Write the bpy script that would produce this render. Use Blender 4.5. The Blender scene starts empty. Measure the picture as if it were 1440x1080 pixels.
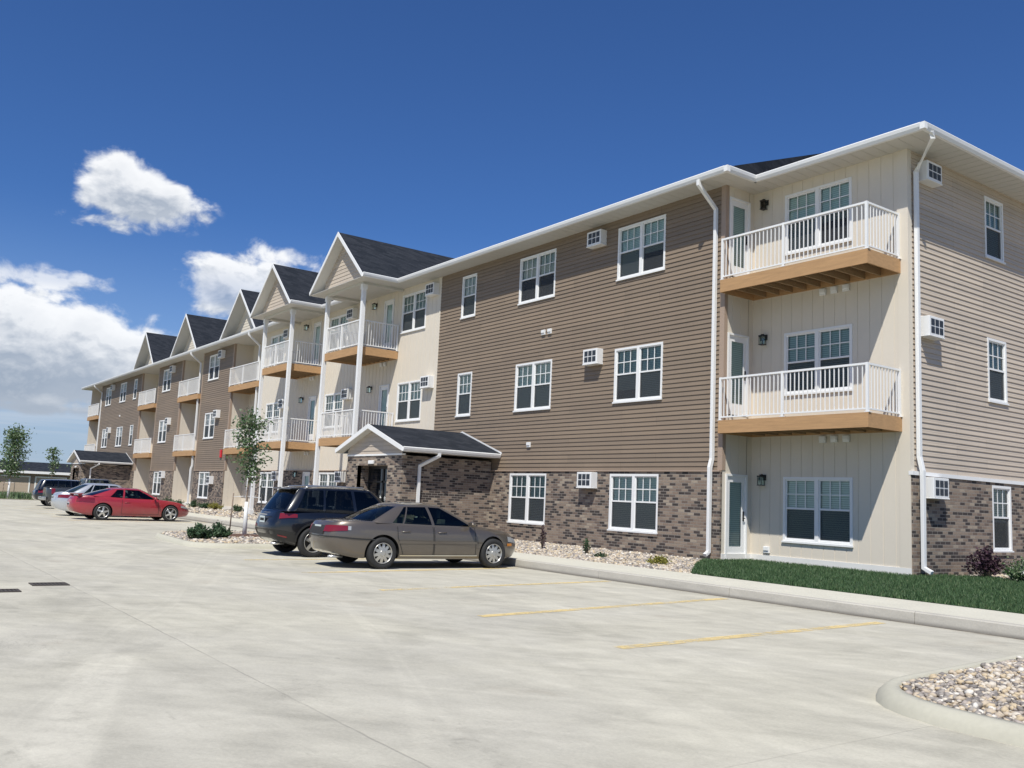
import bpy, bmesh, math, random
import numpy as np
from mathutils import Vector, Matrix
random.seed(7)
R = math.radians
S = bpy.context.scene
COL = S.collection

# ------------------------------------------------------------------ camera
cam_d = bpy.data.cameras.new('camera'); cam = bpy.data.objects.new('camera', cam_d); COL.objects.link(cam)
F, YAW, PITCH, ROLL = 1280.99, -0.944765, 0.126843, 0.044806
cam_d.sensor_fit = 'HORIZONTAL'; cam_d.sensor_width = 36.0; cam_d.lens = F / 1440 * 36
cam_d.clip_start = .05; cam_d.clip_end = 5000
fw = Vector((math.sin(YAW) * math.cos(PITCH), math.cos(YAW) * math.cos(PITCH), math.sin(PITCH)))
rt = Vector((math.cos(YAW), -math.sin(YAW), 0)); up = rt.cross(fw)
r2 = rt * math.cos(ROLL) + up * math.sin(ROLL); u2 = -rt * math.sin(ROLL) + up * math.cos(ROLL)
m = Matrix((r2, u2, -fw)).transposed().to_4x4(); m.translation = Vector((0, 0, 1.365))
cam.matrix_world = m
S.camera = cam

# ------------------------------------------------------------------ node helper
class V:
    def __init__(s, nt, sock): s.nt = nt; s.s = sock
    def op(s, o, *a, clamp=False):
        n = s.nt.nodes.new('ShaderNodeMath'); n.operation = o; n.use_clamp = clamp
        for i, x in enumerate((s,) + a):
            if isinstance(x, V): s.nt.links.new(x.s, n.inputs[i])
            else: n.inputs[i].default_value = x
        return V(s.nt, n.outputs[0])
    def __add__(s, o): return s.op('ADD', o)
    def __sub__(s, o): return s.op('SUBTRACT', o)
    def __mul__(s, o): return s.op('MULTIPLY', o)
    def __truediv__(s, o): return s.op('DIVIDE', o)
    def step(s, a, b):
        n = s.nt.nodes.new('ShaderNodeMapRange'); n.interpolation_type = 'SMOOTHSTEP'
        s.nt.links.new(s.s, n.inputs[0]); n.inputs[1].default_value = a; n.inputs[2].default_value = b
        return V(s.nt, n.outputs[0])
def xyz(nt, x, y, z):
    n = nt.nodes.new('ShaderNodeCombineXYZ')
    for i, q in enumerate((x, y, z)):
        if isinstance(q, V): nt.links.new(q.s, n.inputs[i])
        else: n.inputs[i].default_value = q
    return n.outputs[0]
def sep(nt, sock):
    n = nt.nodes.new('ShaderNodeSeparateXYZ'); nt.links.new(sock, n.inputs[0])
    return [V(nt, n.outputs[i]) for i in range(3)]
def noise(nt, vec, scale, detail=4, rough=.5, dist=0):
    n = nt.nodes.new('ShaderNodeTexNoise'); n.inputs['Scale'].default_value = scale
    n.inputs['Detail'].default_value = detail; n.inputs['Roughness'].default_value = rough
    n.inputs['Distortion'].default_value = dist
    nt.links.new(vec, n.inputs['Vector']); return V(nt, n.outputs['Fac'])
def mixc(nt, f, a, b, mode='MIX'):
    n = nt.nodes.new('ShaderNodeMix'); n.data_type = 'RGBA'; n.blend_type = mode
    for i, q in ((0, f), (6, a), (7, b)):
        if isinstance(q, V): nt.links.new(q.s, n.inputs[i])
        elif hasattr(q, 'links'): nt.links.new(q, n.inputs[i])
        elif i == 0: n.inputs[0].default_value = q
        else: n.inputs[i].default_value = (*q, 1)
    return n.outputs[2]
def ramp(nt, f, stops, const=False):
    n = nt.nodes.new('ShaderNodeValToRGB'); nt.links.new(f.s if isinstance(f, V) else f, n.inputs[0])
    if const: n.color_ramp.interpolation = 'CONSTANT'
    e = n.color_ramp.elements
    while len(e) < len(stops): e.new(.5)
    for k, (p, c) in enumerate(stops): e[k].position = p; e[k].color = (*c, 1)
    return n.outputs[0]

def noise2(*a):
    v = noise(*a); v.s.node.noise_dimensions = '2D'; return v
# ------------------------------------------------------------------ sky, sun, exposure
SUN = Vector((.417, -.535, 1)).normalized()
EL = math.asin(SUN.z); AZ = math.atan2(SUN.x, SUN.y)
W = bpy.data.worlds.new('World'); S.world = W; W.use_nodes = True
nt = W.node_tree; nt.nodes.clear()
out = nt.nodes.new('ShaderNodeOutputWorld'); bg = nt.nodes.new('ShaderNodeBackground')
nt.links.new(bg.outputs[0], out.inputs[0]); bg.inputs[1].default_value = .1
sky = nt.nodes.new('ShaderNodeTexSky'); sky.sky_type = 'NISHITA'; sky.sun_disc = False
sky.sun_elevation = EL; sky.sun_rotation = AZ; sky.altitude = 300
sky.air_density = 1.0; sky.dust_density = .35; sky.ozone_density = 3.0
tc = nt.nodes.new('ShaderNodeTexCoord')
dx, dy, dz = sep(nt, tc.outputs['Generated'])
az = dx.op('ARCTAN2', dy) * (180 / math.pi)
el = dz.op('ARCSINE') * (180 / math.pi)
#        az, el, half width, half height, weight
BLOBS = [(-78.6, 17.0, 2.7, 1.6, 1.25), (-77.6, 16.4, 3.4, 1.5, 1.15), (-75.9, 16.6, 2.2, 1.2, 1.0), (-78.9, 14.9, 2.8, .8, .55), (-73.9, 15.9, 1.0, .5, .45),
         (-83.4, 7.9, 4.8, 2.5, 1.5), (-80.2, 8.0, 3.4, 2.1, 1.4), (-84.0, 5.6, 8.0, 1.7, 1.4), (-77.2, 6.9, 3.4, 2.2, 1.3), (-82.0, 3.9, 9.0, .5, .75), (-75.0, 5.5, 3.4, 1.8, 1.1), (-88.0, 8.6, 4.5, 2.6, 1.2),
         (-82.0, 11.1, 5.2, .8, .66), (-86.0, 11.0, 5.0, .9, .7),
         (-71.8, 12.1, 2.6, 1.9, 1.35), (-69.6, 11.4, 3.2, 2.4, 1.3), (-69.0, 14.2, 3.0, 1.0, .70), (-64.0, 8.0, 6.0, 3.0, .9),
         (-115, 10, 18, 5, 1.1), (165, 13, 20, 6, 1.1), (70, 11, 22, 5, 1.1)]
def voro(nt, vec, scale, detail):
    n = nt.nodes.new('ShaderNodeTexVoronoi'); n.voronoi_dimensions = '2D'; n.feature = 'SMOOTH_F1'; n.inputs['Scale'].default_value = scale
    n.inputs['Detail'].default_value = detail; n.inputs['Roughness'].default_value = .55; n.inputs['Smoothness'].default_value = .35
    n.normalize = True
    nt.links.new(vec, n.inputs['Vector']); return V(nt, n.outputs['Distance'])
w1 = noise2(nt, xyz(nt, az * .5, el * .7, 2.0), 1.0, 3, .6) - .5
w2 = noise2(nt, xyz(nt, az * .5 + 40, el * .7 + 12, 12.0), 1.0, 3, .6) - .5
def puff(az, el, d):
    b = voro(nt, xyz(nt, az * .34 + w1 * .55, el * .50 + w2 * .55, 3.7), 1.0, d)
    return (b - .30) * -1.0 + (noise2(nt, xyz(nt, az * .30, el * .45, 3.7), 1.0, 7 if d > 3 else 5, .62, .2) - .5) * 1.15
acc = None; vert = None
for a, e, ra, re, w in BLOBS:
    q = ((az - a) / ra); p = ((el - e) / re)
    g = (q * q + p * p) * -1.0
    g = g.op('EXPONENT') * w
    t = (el - e) * (1 / re) * g
    acc = g if acc is None else acc.op('MAXIMUM', g); vert = t if vert is None else vert + t
n0 = puff(az, el, 3.5); n1 = puff(az + .22, el + .42, 2.5)
d0 = acc + n0
cover = (d0.step(.28, .74)) * acc.step(.05, .25)
lit = ((n0 - n1) * 1.7 + vert * .62 + .58).op('ADD', 0, clamp=True)
edge = d0.step(1.5, .55)
lit = (lit * .80 + edge * .25).op('ADD', 0, clamp=True)
low = el.step(3.4, 9.0)
lit = (lit * 1.0) * (low * .6 + .4)
ccol = mixc(nt, lit, (3.3, 3.9, 4.8), (9.3, 9.4, 9.5))
hz = el.step(17, -1.0)
skyt = mixc(nt, 1.0, sky.outputs[0], (.37, .60, .95), 'MULTIPLY')
skyc = mixc(nt, hz * .62, skyt, (3.6, 4.9, 6.9))
skyc = mixc(nt, el.step(7.5, 1.0) * .62, skyc, (3.9, 4.75, 5.7))
band = noise2(nt, xyz(nt, az * .03, el * .9, 1.7), 1.0, 5, .55, .4)
skyc = mixc(nt, band.step(.42, .7) * el.step(8, 3.5) * .45, skyc, (5.6, 6.1, 6.8))
final = mixc(nt, cover * (el.step(10.4, 11.2) * el.step(13.5, 11.3) * -.25 + .93), skyc, ccol)
nt.links.new(final, bg.inputs[0])
W.cycles.sampling_method = 'MANUAL'; W.cycles.sample_map_resolution = 256
sd = bpy.data.lights.new('sun', 'SUN'); sd.energy = 4.7; sd.angle = R(.53); sd.color = (1, .965, .885)
so = bpy.data.objects.new('sun', sd); COL.objects.link(so)
so.rotation_euler = (-SUN).to_track_quat('-Z', 'Y').to_euler(); so.location = (20, -20, 60)
S.view_settings.view_transform = 'Standard'; S.view_settings.look = 'None'
S.view_settings.exposure = 0.12; S.view_settings.gamma = 1; S.render.engine = 'CYCLES'

# ------------------------------------------------------------------ materials
MATS = {}
def base(name):
    m = bpy.data.materials.new(name); m.use_nodes = True; nt = m.node_tree
    b = nt.nodes['Principled BSDF']; MATS[name] = m
    return m, nt, b
def pos(nt, kind='pos'):
    if kind == 'pos': return nt.nodes.new('ShaderNodeNewGeometry').outputs['Position']
    return nt.nodes.new('ShaderNodeTexCoord').outputs['Object']
def bump(nt, b, h, strength=.3, dist=.01):
    n = nt.nodes.new('ShaderNodeBump'); n.inputs['Strength'].default_value = strength; n.inputs['Distance'].default_value = dist
    nt.links.new(h.s, n.inputs['Height']); nt.links.new(n.outputs[0], b.inputs['Normal'])
def mat(name, col, rough=.6, metal=0, var=.12, scale=3, bs=0, spec=.5, coat=0, stretch=(1, 1, 1), fine=0):
    m, nt, b = base(name)
    p = pos(nt, 'obj')
    x, y, z = sep(nt, p)
    v = xyz(nt, x * stretch[0], y * stretch[1], z * stretch[2])
    n = noise(nt, v, scale, 5, .6)
    if fine:
        n = n * (1 - fine) + noise(nt, v, scale * 14, 3, .6) * fine
    k = (n - .5) * (2 * var) + 1
    c = mixc(nt, 1.0, col, xyz(nt, k, k, k), 'MULTIPLY')
    nt.links.new(c, b.inputs['Base Color'])
    b.inputs['Roughness'].default_value = rough; b.inputs['Metallic'].default_value = metal
    b.inputs['Specular IOR Level'].default_value = spec
    if coat: b.inputs['Coat Weight'].default_value = coat; b.inputs['Coat Roughness'].default_value = .04
    if bs: bump(nt, b, n, bs, .01)
    return m
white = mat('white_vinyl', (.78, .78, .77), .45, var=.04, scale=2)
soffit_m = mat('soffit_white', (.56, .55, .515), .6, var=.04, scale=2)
brown = mat('brown_siding', (.228, .175, .127), .62, var=.10, scale=1.3, stretch=(.35, .35, 1), fine=.4)
beige = mat('beige_siding', (.50, .428, .352), .62, var=.08, scale=1.3, stretch=(.35, .35, 1), fine=.4)
cream = mat('cream_panel', (.665, .602, .505), .65, var=.05, scale=1.2, fine=.3)
tan = mat('tan_corner_trim', (.36, .27, .205), .55, var=.06)
wood = mat('deck_lumber', (.44, .262, .125), .75, var=.55, scale=4, stretch=(.5, 1.5, 6), fine=.4)
woodg = mat('deck_lumber_weathered', (.30, .20, .11), .8, var=.35, scale=5, stretch=(.6, 3, 6))
black = mat('black_metal', (.018, .018, .018), .45, var=.05)
rubber = mat('tyre_rubber', (.022, .022, .022), .8, var=.15)
chrome = mat('bright_alloy', (.62, .62, .61), .28, .85, var=.05)
wheelm = mat('wheel_alloy', (.50, .49, .46), .32, .7, var=.08)
darkvoid = mat('dark_interior', (.02, .021, .023), .9, var=.05)
grille_m = mat('conditioner_grille', (.05, .06, .075), .5, var=.1)
iron = mat('rusty_iron_grate', (.06, .05, .042), .8, var=.3, scale=20)
redp = mat('red_alarm', (.55, .02, .03), .4, var=.05)
redlens = mat('red_lens', (.17, .010, .014), .12, var=.1, spec=.8)
clearlens = mat('clear_lens', (.34, .35, .35), .1, var=.1, spec=.8)
orangelens = mat('amber_lens', (.6, .22, .03), .15, var=.1)
plate_m = mat('plate_white', (.5, .56, .55), .4, var=.1)
seatm = mat('grey_seat_cloth', (.16, .16, .155), .9, var=.1)
bark = mat('bark', (.22, .17, .13), .9, var=.35, scale=12, bs=.5)
guard = mat('white_tree_wrap', (.75, .75, .73), .7, var=.05)
mulch = mat('brown_mulch', (.11, .06, .04), .95, var=.5, scale=25, bs=.8)
islekerb = mat('island_kerb_concrete', (.46, .44, .355), .85, var=.22, scale=1.6, bs=.15, fine=.45)
kerbm = mat('pavement_concrete', (.57, .545, .45), .85, var=.24, scale=1.6, bs=.15, fine=.45)
def kerbmat():
    m, nt, b = base('kerb_concrete'); p = pos(nt); x, y, z = sep(nt, p)
    n = noise(nt, xyz(nt, x, y, z * 4), 2.2, 6, .68); f = noise(nt, p, 40, 4, .7)
    k = (n - .5) * .5 + (f - .5) * .3 + 1
    grime = z.step(.055, .0) * (n * .9 + .4)
    c = mixc(nt, 1.0, (.44, .415, .36), xyz(nt, k, k, k), 'MULTIPLY')
    c = mixc(nt, grime.op('ADD', 0, clamp=True) * .75, c, (.13, .115, .095))
    nt.links.new(c, b.inputs['Base Color']); b.inputs['Roughness'].default_value = .9; bump(nt, b, f, .4, .006); return m
kerbc = kerbmat()
foundm = mat('foundation_white', (.72, .71, .68), .7, var=.06)
glassdoor = mat('dark_door_glass', (.012, .014, .018), .05, var=.1, spec=.8)

def panel_tone(m):
    nt = m.node_tree; b = nt.nodes['Principled BSDF']; src = b.inputs['Base Color'].links[0].from_socket
    x, y, z = sep(nt, pos(nt)); t = nt.nodes.new('ShaderNodeTexBrick'); nt.links.new(xyz(nt, x + y, z - (2.29 + .02), 0.0), t.inputs['Vector'])
    t.inputs['Scale'].default_value = 1; t.inputs['Brick Width'].default_value = 3.66; t.inputs['Row Height'].default_value = .244; t.offset = .37
    t.inputs['Mortar Size'].default_value = .004; t.inputs['Color1'].default_value = (.93, .93, .93, 1); t.inputs['Color2'].default_value = (1.08, 1.07, 1.05, 1); t.inputs['Mortar'].default_value = (.62, .60, .58, 1)
    st = noise(nt, xyz(nt, (x + y) * 2.2, z * .12, .3), 1.0, 5, .6); k = (st - .5) * .16 + 1
    c = mixc(nt, 1.0, src, t.outputs['Color'], 'MULTIPLY'); nt.links.new(mixc(nt, 1.0, c, xyz(nt, k, k, k), 'MULTIPLY'), b.inputs['Base Color'])
panel_tone(brown); panel_tone(beige)
def carpaint(name, col, metal=.0, rough=.35, coat=1.0):
    m, nt, b = base(name)
    n = noise(nt, pos(nt, 'obj'), 1.2, 4, .6)
    z = sep(nt, pos(nt, 'obj'))[2]
    dirt = z.step(.70, .2) * n.step(.3, .8) * .22
    c = mixc(nt, dirt, col, (.30, .27, .23))
    nt.links.new(c, b.inputs['Base Color'])
    b.inputs['Metallic'].default_value = metal; b.inputs['Roughness'].default_value = rough
    b.inputs['Coat Weight'].default_value = coat; b.inputs['Coat Roughness'].default_value = .05
    return m
def glass(name, tint, through, rough=.0, refl=1.45, dirt=.0):
    m, nt, b = base(name); nt.nodes.remove(b)
    o = nt.nodes['Material Output']
    t = nt.nodes.new('ShaderNodeBsdfTransparent'); t.inputs[0].default_value = (*[q * through for q in tint], 1)
    g = nt.nodes.new('ShaderNodeBsdfGlossy'); g.inputs['Roughness'].default_value = rough
    fr = nt.nodes.new('ShaderNodeFresnel'); fr.inputs[0].default_value = refl
    mx = nt.nodes.new('ShaderNodeMixShader')
    nt.links.new(fr.outputs[0], mx.inputs[0]); nt.links.new(t.outputs[0], mx.inputs[1]); nt.links.new(g.outputs[0], mx.inputs[2])
    nt.links.new(mx.outputs[0], o.inputs[0]); return m
winglass = glass('window_glass', (.86, .97, .93), .92, .01, 1.5)
carglass = glass('car_glass', (.78, .95, .88), .55, .01, 1.5)
darkglass = glass('tinted_car_glass', (.7, .8, .85), .22, .01, 1.5)
def blindmat(nm='white_slat_blind', a=(.78, .82, .79), d=(.42, .47, .45)):
    m, nt, b = base(nm)
    z = sep(nt, pos(nt, 'obj'))[2]
    w = (z * (1 / .05)).op('FRACT')
    c = mixc(nt, w.step(.55, .95), a, d)
    nt.links.new(c, b.inputs['Base Color']); b.inputs['Roughness'].default_value = .7
    return m
blind_m = blindmat(); blind2 = blindmat('cream_slat_blind', (.66, .63, .55), (.34, .32, .28)); blind3 = blindmat('grey_slat_blind', (.50, .56, .56), (.22, .26, .27))
def screenmat():
    m, nt, b = base('insect_screen'); b.inputs['Base Color'].default_value = (.05, .055, .06, 1); b.inputs['Roughness'].default_value = .8
    o = nt.nodes['Material Output']; t = nt.nodes.new('ShaderNodeBsdfTransparent'); mx = nt.nodes.new('ShaderNodeMixShader')
    mx.inputs[0].default_value = .56
    nt.links.new(t.outputs[0], mx.inputs[1]); nt.links.new(b.outputs[0], mx.inputs[2]); nt.links.new(mx.outputs[0], o.inputs[0])
    return m
screen_m = screenmat()
def brickmat():
    m, nt, b = base('mixed_brown_brick')
    x, y, z = sep(nt, pos(nt))
    u = x + y
    vec = xyz(nt, u, z, 0.0)
    t = nt.nodes.new('ShaderNodeTexBrick'); nt.links.new(vec, t.inputs['Vector'])
    t.inputs['Scale'].default_value = 1; t.inputs['Brick Width'].default_value = .215; t.inputs['Row Height'].default_value = .074
    t.inputs['Mortar Size'].default_value = .007; t.inputs['Mortar Smooth'].default_value = .3; t.inputs['Bias'].default_value = 0
    t.inputs['Color1'].default_value = (0, 0, 0, 1); t.inputs['Color2'].default_value = (1, 1, 1, 1); t.inputs['Mortar'].default_value = (.5, .5, .5, 1)
    sc = nt.nodes.new('ShaderNodeSeparateColor'); nt.links.new(t.outputs['Color'], sc.inputs[0])
    r = ramp(nt, sc.outputs[0], [(0, (.045, .036, .033)), (.18, (.225, .168, .128)), (.34, (.150, .110, .088)), (.48, (.27, .21, .16)), (.68, (.062, .048, .043)), (.82, (.235, .178, .135)), (.93, (.34, .28, .215))], True)
    n = noise(nt, vec, 30, 4, .6)
    k = (n - .5) * .7 + 1
    r = mixc(nt, 1.0, r, xyz(nt, k, k, k), 'MULTIPLY')
    c = mixc(nt, V(nt, t.outputs['Fac']), r, (.27, .245, .215))
    nt.links.new(c, b.inputs['Base Color']); b.inputs['Roughness'].default_value = .85
    bump(nt, b, V(nt, t.outputs['Fac']) * -1 + n * .25, .7, .012)
    return m
brick = brickmat()
def shinglemat():
    m, nt, b = base('slate_grey_shingle')
    x, y, z = sep(nt, pos(nt))
    vec = xyz(nt, x + y * .6, z + (y * .3), 0.0)
    t = nt.nodes.new('ShaderNodeTexBrick'); nt.links.new(vec, t.inputs['Vector'])
    t.inputs['Scale'].default_value = 1; t.inputs['Brick Width'].default_value = .3; t.inputs['Row Height'].default_value = .1
    t.inputs['Mortar Size'].default_value = .004; t.inputs['Color1'].default_value = (.014, .018, .025, 1); t.inputs['Color2'].default_value = (.030, .034, .043, 1); t.inputs['Mortar'].default_value = (.014, .016, .022, 1)
    n = noise(nt, pos(nt), 22, 5, .7)
    k = (n - .5) * 1.0 + 1
    nt.links.new(mixc(nt, 1.0, t.outputs['Color'], xyz(nt, k, k, k), 'MULTIPLY'), b.inputs['Base Color'])
    b.inputs['Roughness'].default_value = .95; b.inputs['Specular IOR Level'].default_value = .2
    bump(nt, b, n, .6, .01)
    return m
shingle = shinglemat()
def concretemat():
    m, nt, b = base('lot_concrete')
    p = pos(nt); x, y, z = sep(nt, p)
    big = noise(nt, p, .28, 5, .6, .6)
    med = noise(nt, p, 1.9, 6, .65, .4)
    fine = noise(nt, p, 38, 5, .7)
    sx = noise(nt, xyz(nt, x * .22 + y * .1, y * 2.4 - x * .25, 1.3), 1.0, 6, .62, .5)
    sy = noise(nt, xyz(nt, x * 3.2, y * .32, 4.3), 1.0, 5, .6, .7)
    sd_ = noise(nt, xyz(nt, (x + y) * .22, (x - y) * 2.6, 8.0), 1.0, 5, .6, 1.1)
    spk = noise(nt, p, 110, 3, .8)
    k = (big - .5) * .38 + (med - .5) * .42 + (fine - .5) * .42 + (spk - .5) * .28 + (sx - .5) * .46 + (sy - .5) * .22 + (sd_ - .5) * .38 + 1
    tr = noise(nt, xyz(nt, x * .12, y * .9 + x * .35, 5.5), 1.0, 2, .5, 1.6)
    k = k + tr.step(.54, .62) * tr.step(.70, .63) * .05
    blot = noise(nt, p, .55, 7, .68, .9)
    k = k - blot.step(.50, .66) * .13 + blot.step(.46, .34) * .07
    scuff = med.step(.58, .70) * noise(nt, xyz(nt, x * .7, y * 4.5, 2.1), 1.0, 5, .7).step(.52, .64)
    k = k - scuff * .30
    # pale dusty wheel track in the left foreground
    lx = (x + 7.85) * .953 + (y - 1.87) * -.304; ly = (x + 7.85) * .304 + (y - 1.87) * .953
    wheel = ly.op('ABSOLUTE').step(.24, .13) * lx.step(-.5, .6) * noise(nt, p, 6, 6, .75).step(.30, .55)
    k = k + wheel * .17
    def seam(c, w): return (c.op('ABSOLUTE')).step(w, w * .35)
    wob = (noise(nt, p, 3, 2, .5) - .5) * .035
    fade = noise(nt, p, .9, 4, .6).step(.30, .60) * .7 + .3
    s1 = seam(y - 2.57 + wob, .012) * fade * .7
    s2 = seam(y + 3.3, .012)
    s3 = seam(y - 6.0 + wob, .009) * .25 * fade
    q = ((x + 1.1) * (1 / 4.6)).op('FRACT') - .5
    s4 = seam(q * 4.6 + wob, .009) * .45 * fade
    crack = noise(nt, p, .42, 9, .62, 1.4) - .5
    s5 = seam(crack, .0022) * noise(nt, p, .25, 2, .5).step(.56, .64) * .55
    s = s1.op('MAXIMUM', s2).op('MAXIMUM', s3).op('MAXIMUM', s4).op('MAXIMUM', s5)
    k = k - (y - 2.50).step(-1.6, 0) * (y - 2.57).step(.02, -.02) * .05
    c = mixc(nt, big.step(.35, .7), (.497, .470, .383), (.428, .406, .342))
    c = mixc(nt, 1.0, c, xyz(nt, k, k, k), 'MULTIPLY')
    stain = noise(nt, p, .8, 5, .6).step(.62, .74) * .22
    c = mixc(nt, stain, c, (.30, .235, .17))
    oil = noise(nt, p, 2.6, 3, .5).step(.76, .80) * .35
    c = mixc(nt, oil, c, (.14, .125, .11))
    c = mixc(nt, s * .50, c, (.18, .165, .14))
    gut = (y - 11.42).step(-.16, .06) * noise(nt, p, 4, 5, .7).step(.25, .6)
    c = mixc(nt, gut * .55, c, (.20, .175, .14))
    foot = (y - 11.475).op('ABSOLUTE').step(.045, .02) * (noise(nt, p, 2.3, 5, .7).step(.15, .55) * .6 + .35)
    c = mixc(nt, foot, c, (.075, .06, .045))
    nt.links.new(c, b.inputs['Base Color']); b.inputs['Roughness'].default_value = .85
    b.inputs['Specular IOR Level'].default_value = .3
    bump(nt, b, fine * .6 + sx * .6 - s * 1.5, .4, .008)
    return m
concrete = concretemat()
def linemat():
    m, nt, b = base('worn_yellow_paint')
    p = pos(nt); x, y, z = sep(nt, p)
    n = noise(nt, p, 9, 6, .75); n2 = noise(nt, p, 1.3, 4, .6)
    a = (n * .6 + n2 * .5).step(.42, .62)
    b.inputs['Base Color'].default_value = (.78, .60, .27, 1); b.inputs['Roughness'].default_value = .8
    o = nt.nodes['Material Output']; t = nt.nodes.new('ShaderNodeBsdfTransparent'); mx = nt.nodes.new('ShaderNodeMixShader')
    nt.links.new((a * .8).s, mx.inputs[0]); nt.links.new(t.outputs[0], mx.inputs[1]); nt.links.new(b.outputs[0], mx.inputs[2]); nt.links.new(mx.outputs[0], o.inputs[0])
    return m
yellow = linemat()
def islandrand(name, stops, rough=.8, const=False, trans=0, spec=.4):
    m, nt, b = base(name)
    g = nt.nodes.new('ShaderNodeNewGeometry')
    n = noise(nt, g.outputs['Position'], 40, 3, .6)
    r = ramp(nt, g.outputs['Random Per Island'], stops, const)
    k = (n - .5) * .5 + 1
    c = mixc(nt, 1.0, r, xyz(nt, k, k, k), 'MULTIPLY')
    nt.links.new(c, b.inputs['Base Color']); b.inputs['Roughness'].default_value = rough
    b.inputs['Specular IOR Level'].default_value = spec
    if trans:
        o = nt.nodes['Material Output']; t = nt.nodes.new('ShaderNodeBsdfTranslucent'); mx = nt.nodes.new('ShaderNodeMixShader')
        nt.links.new(c, t.inputs[0]); mx.inputs[0].default_value = trans
        nt.links.new(b.outputs[0], mx.inputs[1]); nt.links.new(t.outputs[0], mx.inputs[2]); nt.links.new(mx.outputs[0], o.inputs[0])
    return m
rockm = islandrand('river_rock', [(0, (.48, .40, .30)), (.2, (.30, .27, .24)), (.38, (.58, .52, .43)), (.55, (.20, .18, .165)), (.7, (.52, .42, .28)), (.85, (.38, .33, .29)), (.95, (.66, .62, .55))], .7, True)
leafm = islandrand('green_leaf', [(0, (.055, .11, .042)), (.45, (.095, .16, .065)), (.8, (.17, .24, .12)), (1, (.34, .38, .27))], .5, False, .3)
leafd = islandrand('dark_evergreen_leaf', [(0, (.025, .06, .025)), (.6, (.05, .10, .045)), (1, (.10, .16, .08))], .6, False, .2)
leafp = islandrand('purple_leaf', [(0, (.03, .015, .025)), (.6, (.06, .03, .045)), (1, (.10, .05, .07))], .6, False, .2)
leafy = islandrand('yellow_green_leaf', [(0, (.16, .17, .03)), (.6, (.28, .26, .05)), (1, (.35, .32, .10))], .6, False, .3)
petal = islandrand('white_petal', [(0, (.75, .74, .70)), (1, (.82, .81, .78))], .6, False, .3)
grassm = islandrand('grass_blade', [(0, (.042, .085, .034)), (.5, (.072, .135, .052)), (.85, (.10, .17, .07)), (1, (.17, .21, .10))], .55, False, .25)
turf = mat('turf_soil', (.03, .07, .028), .95, var=.4, scale=4)
gravelbase = mat('gravel_base', (.36, .31, .25), .95, var=.45, scale=22, bs=.6)
field = mat('dry_field', (.16, .19, .08), .95, var=.35, scale=.3, fine=.4)

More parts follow.
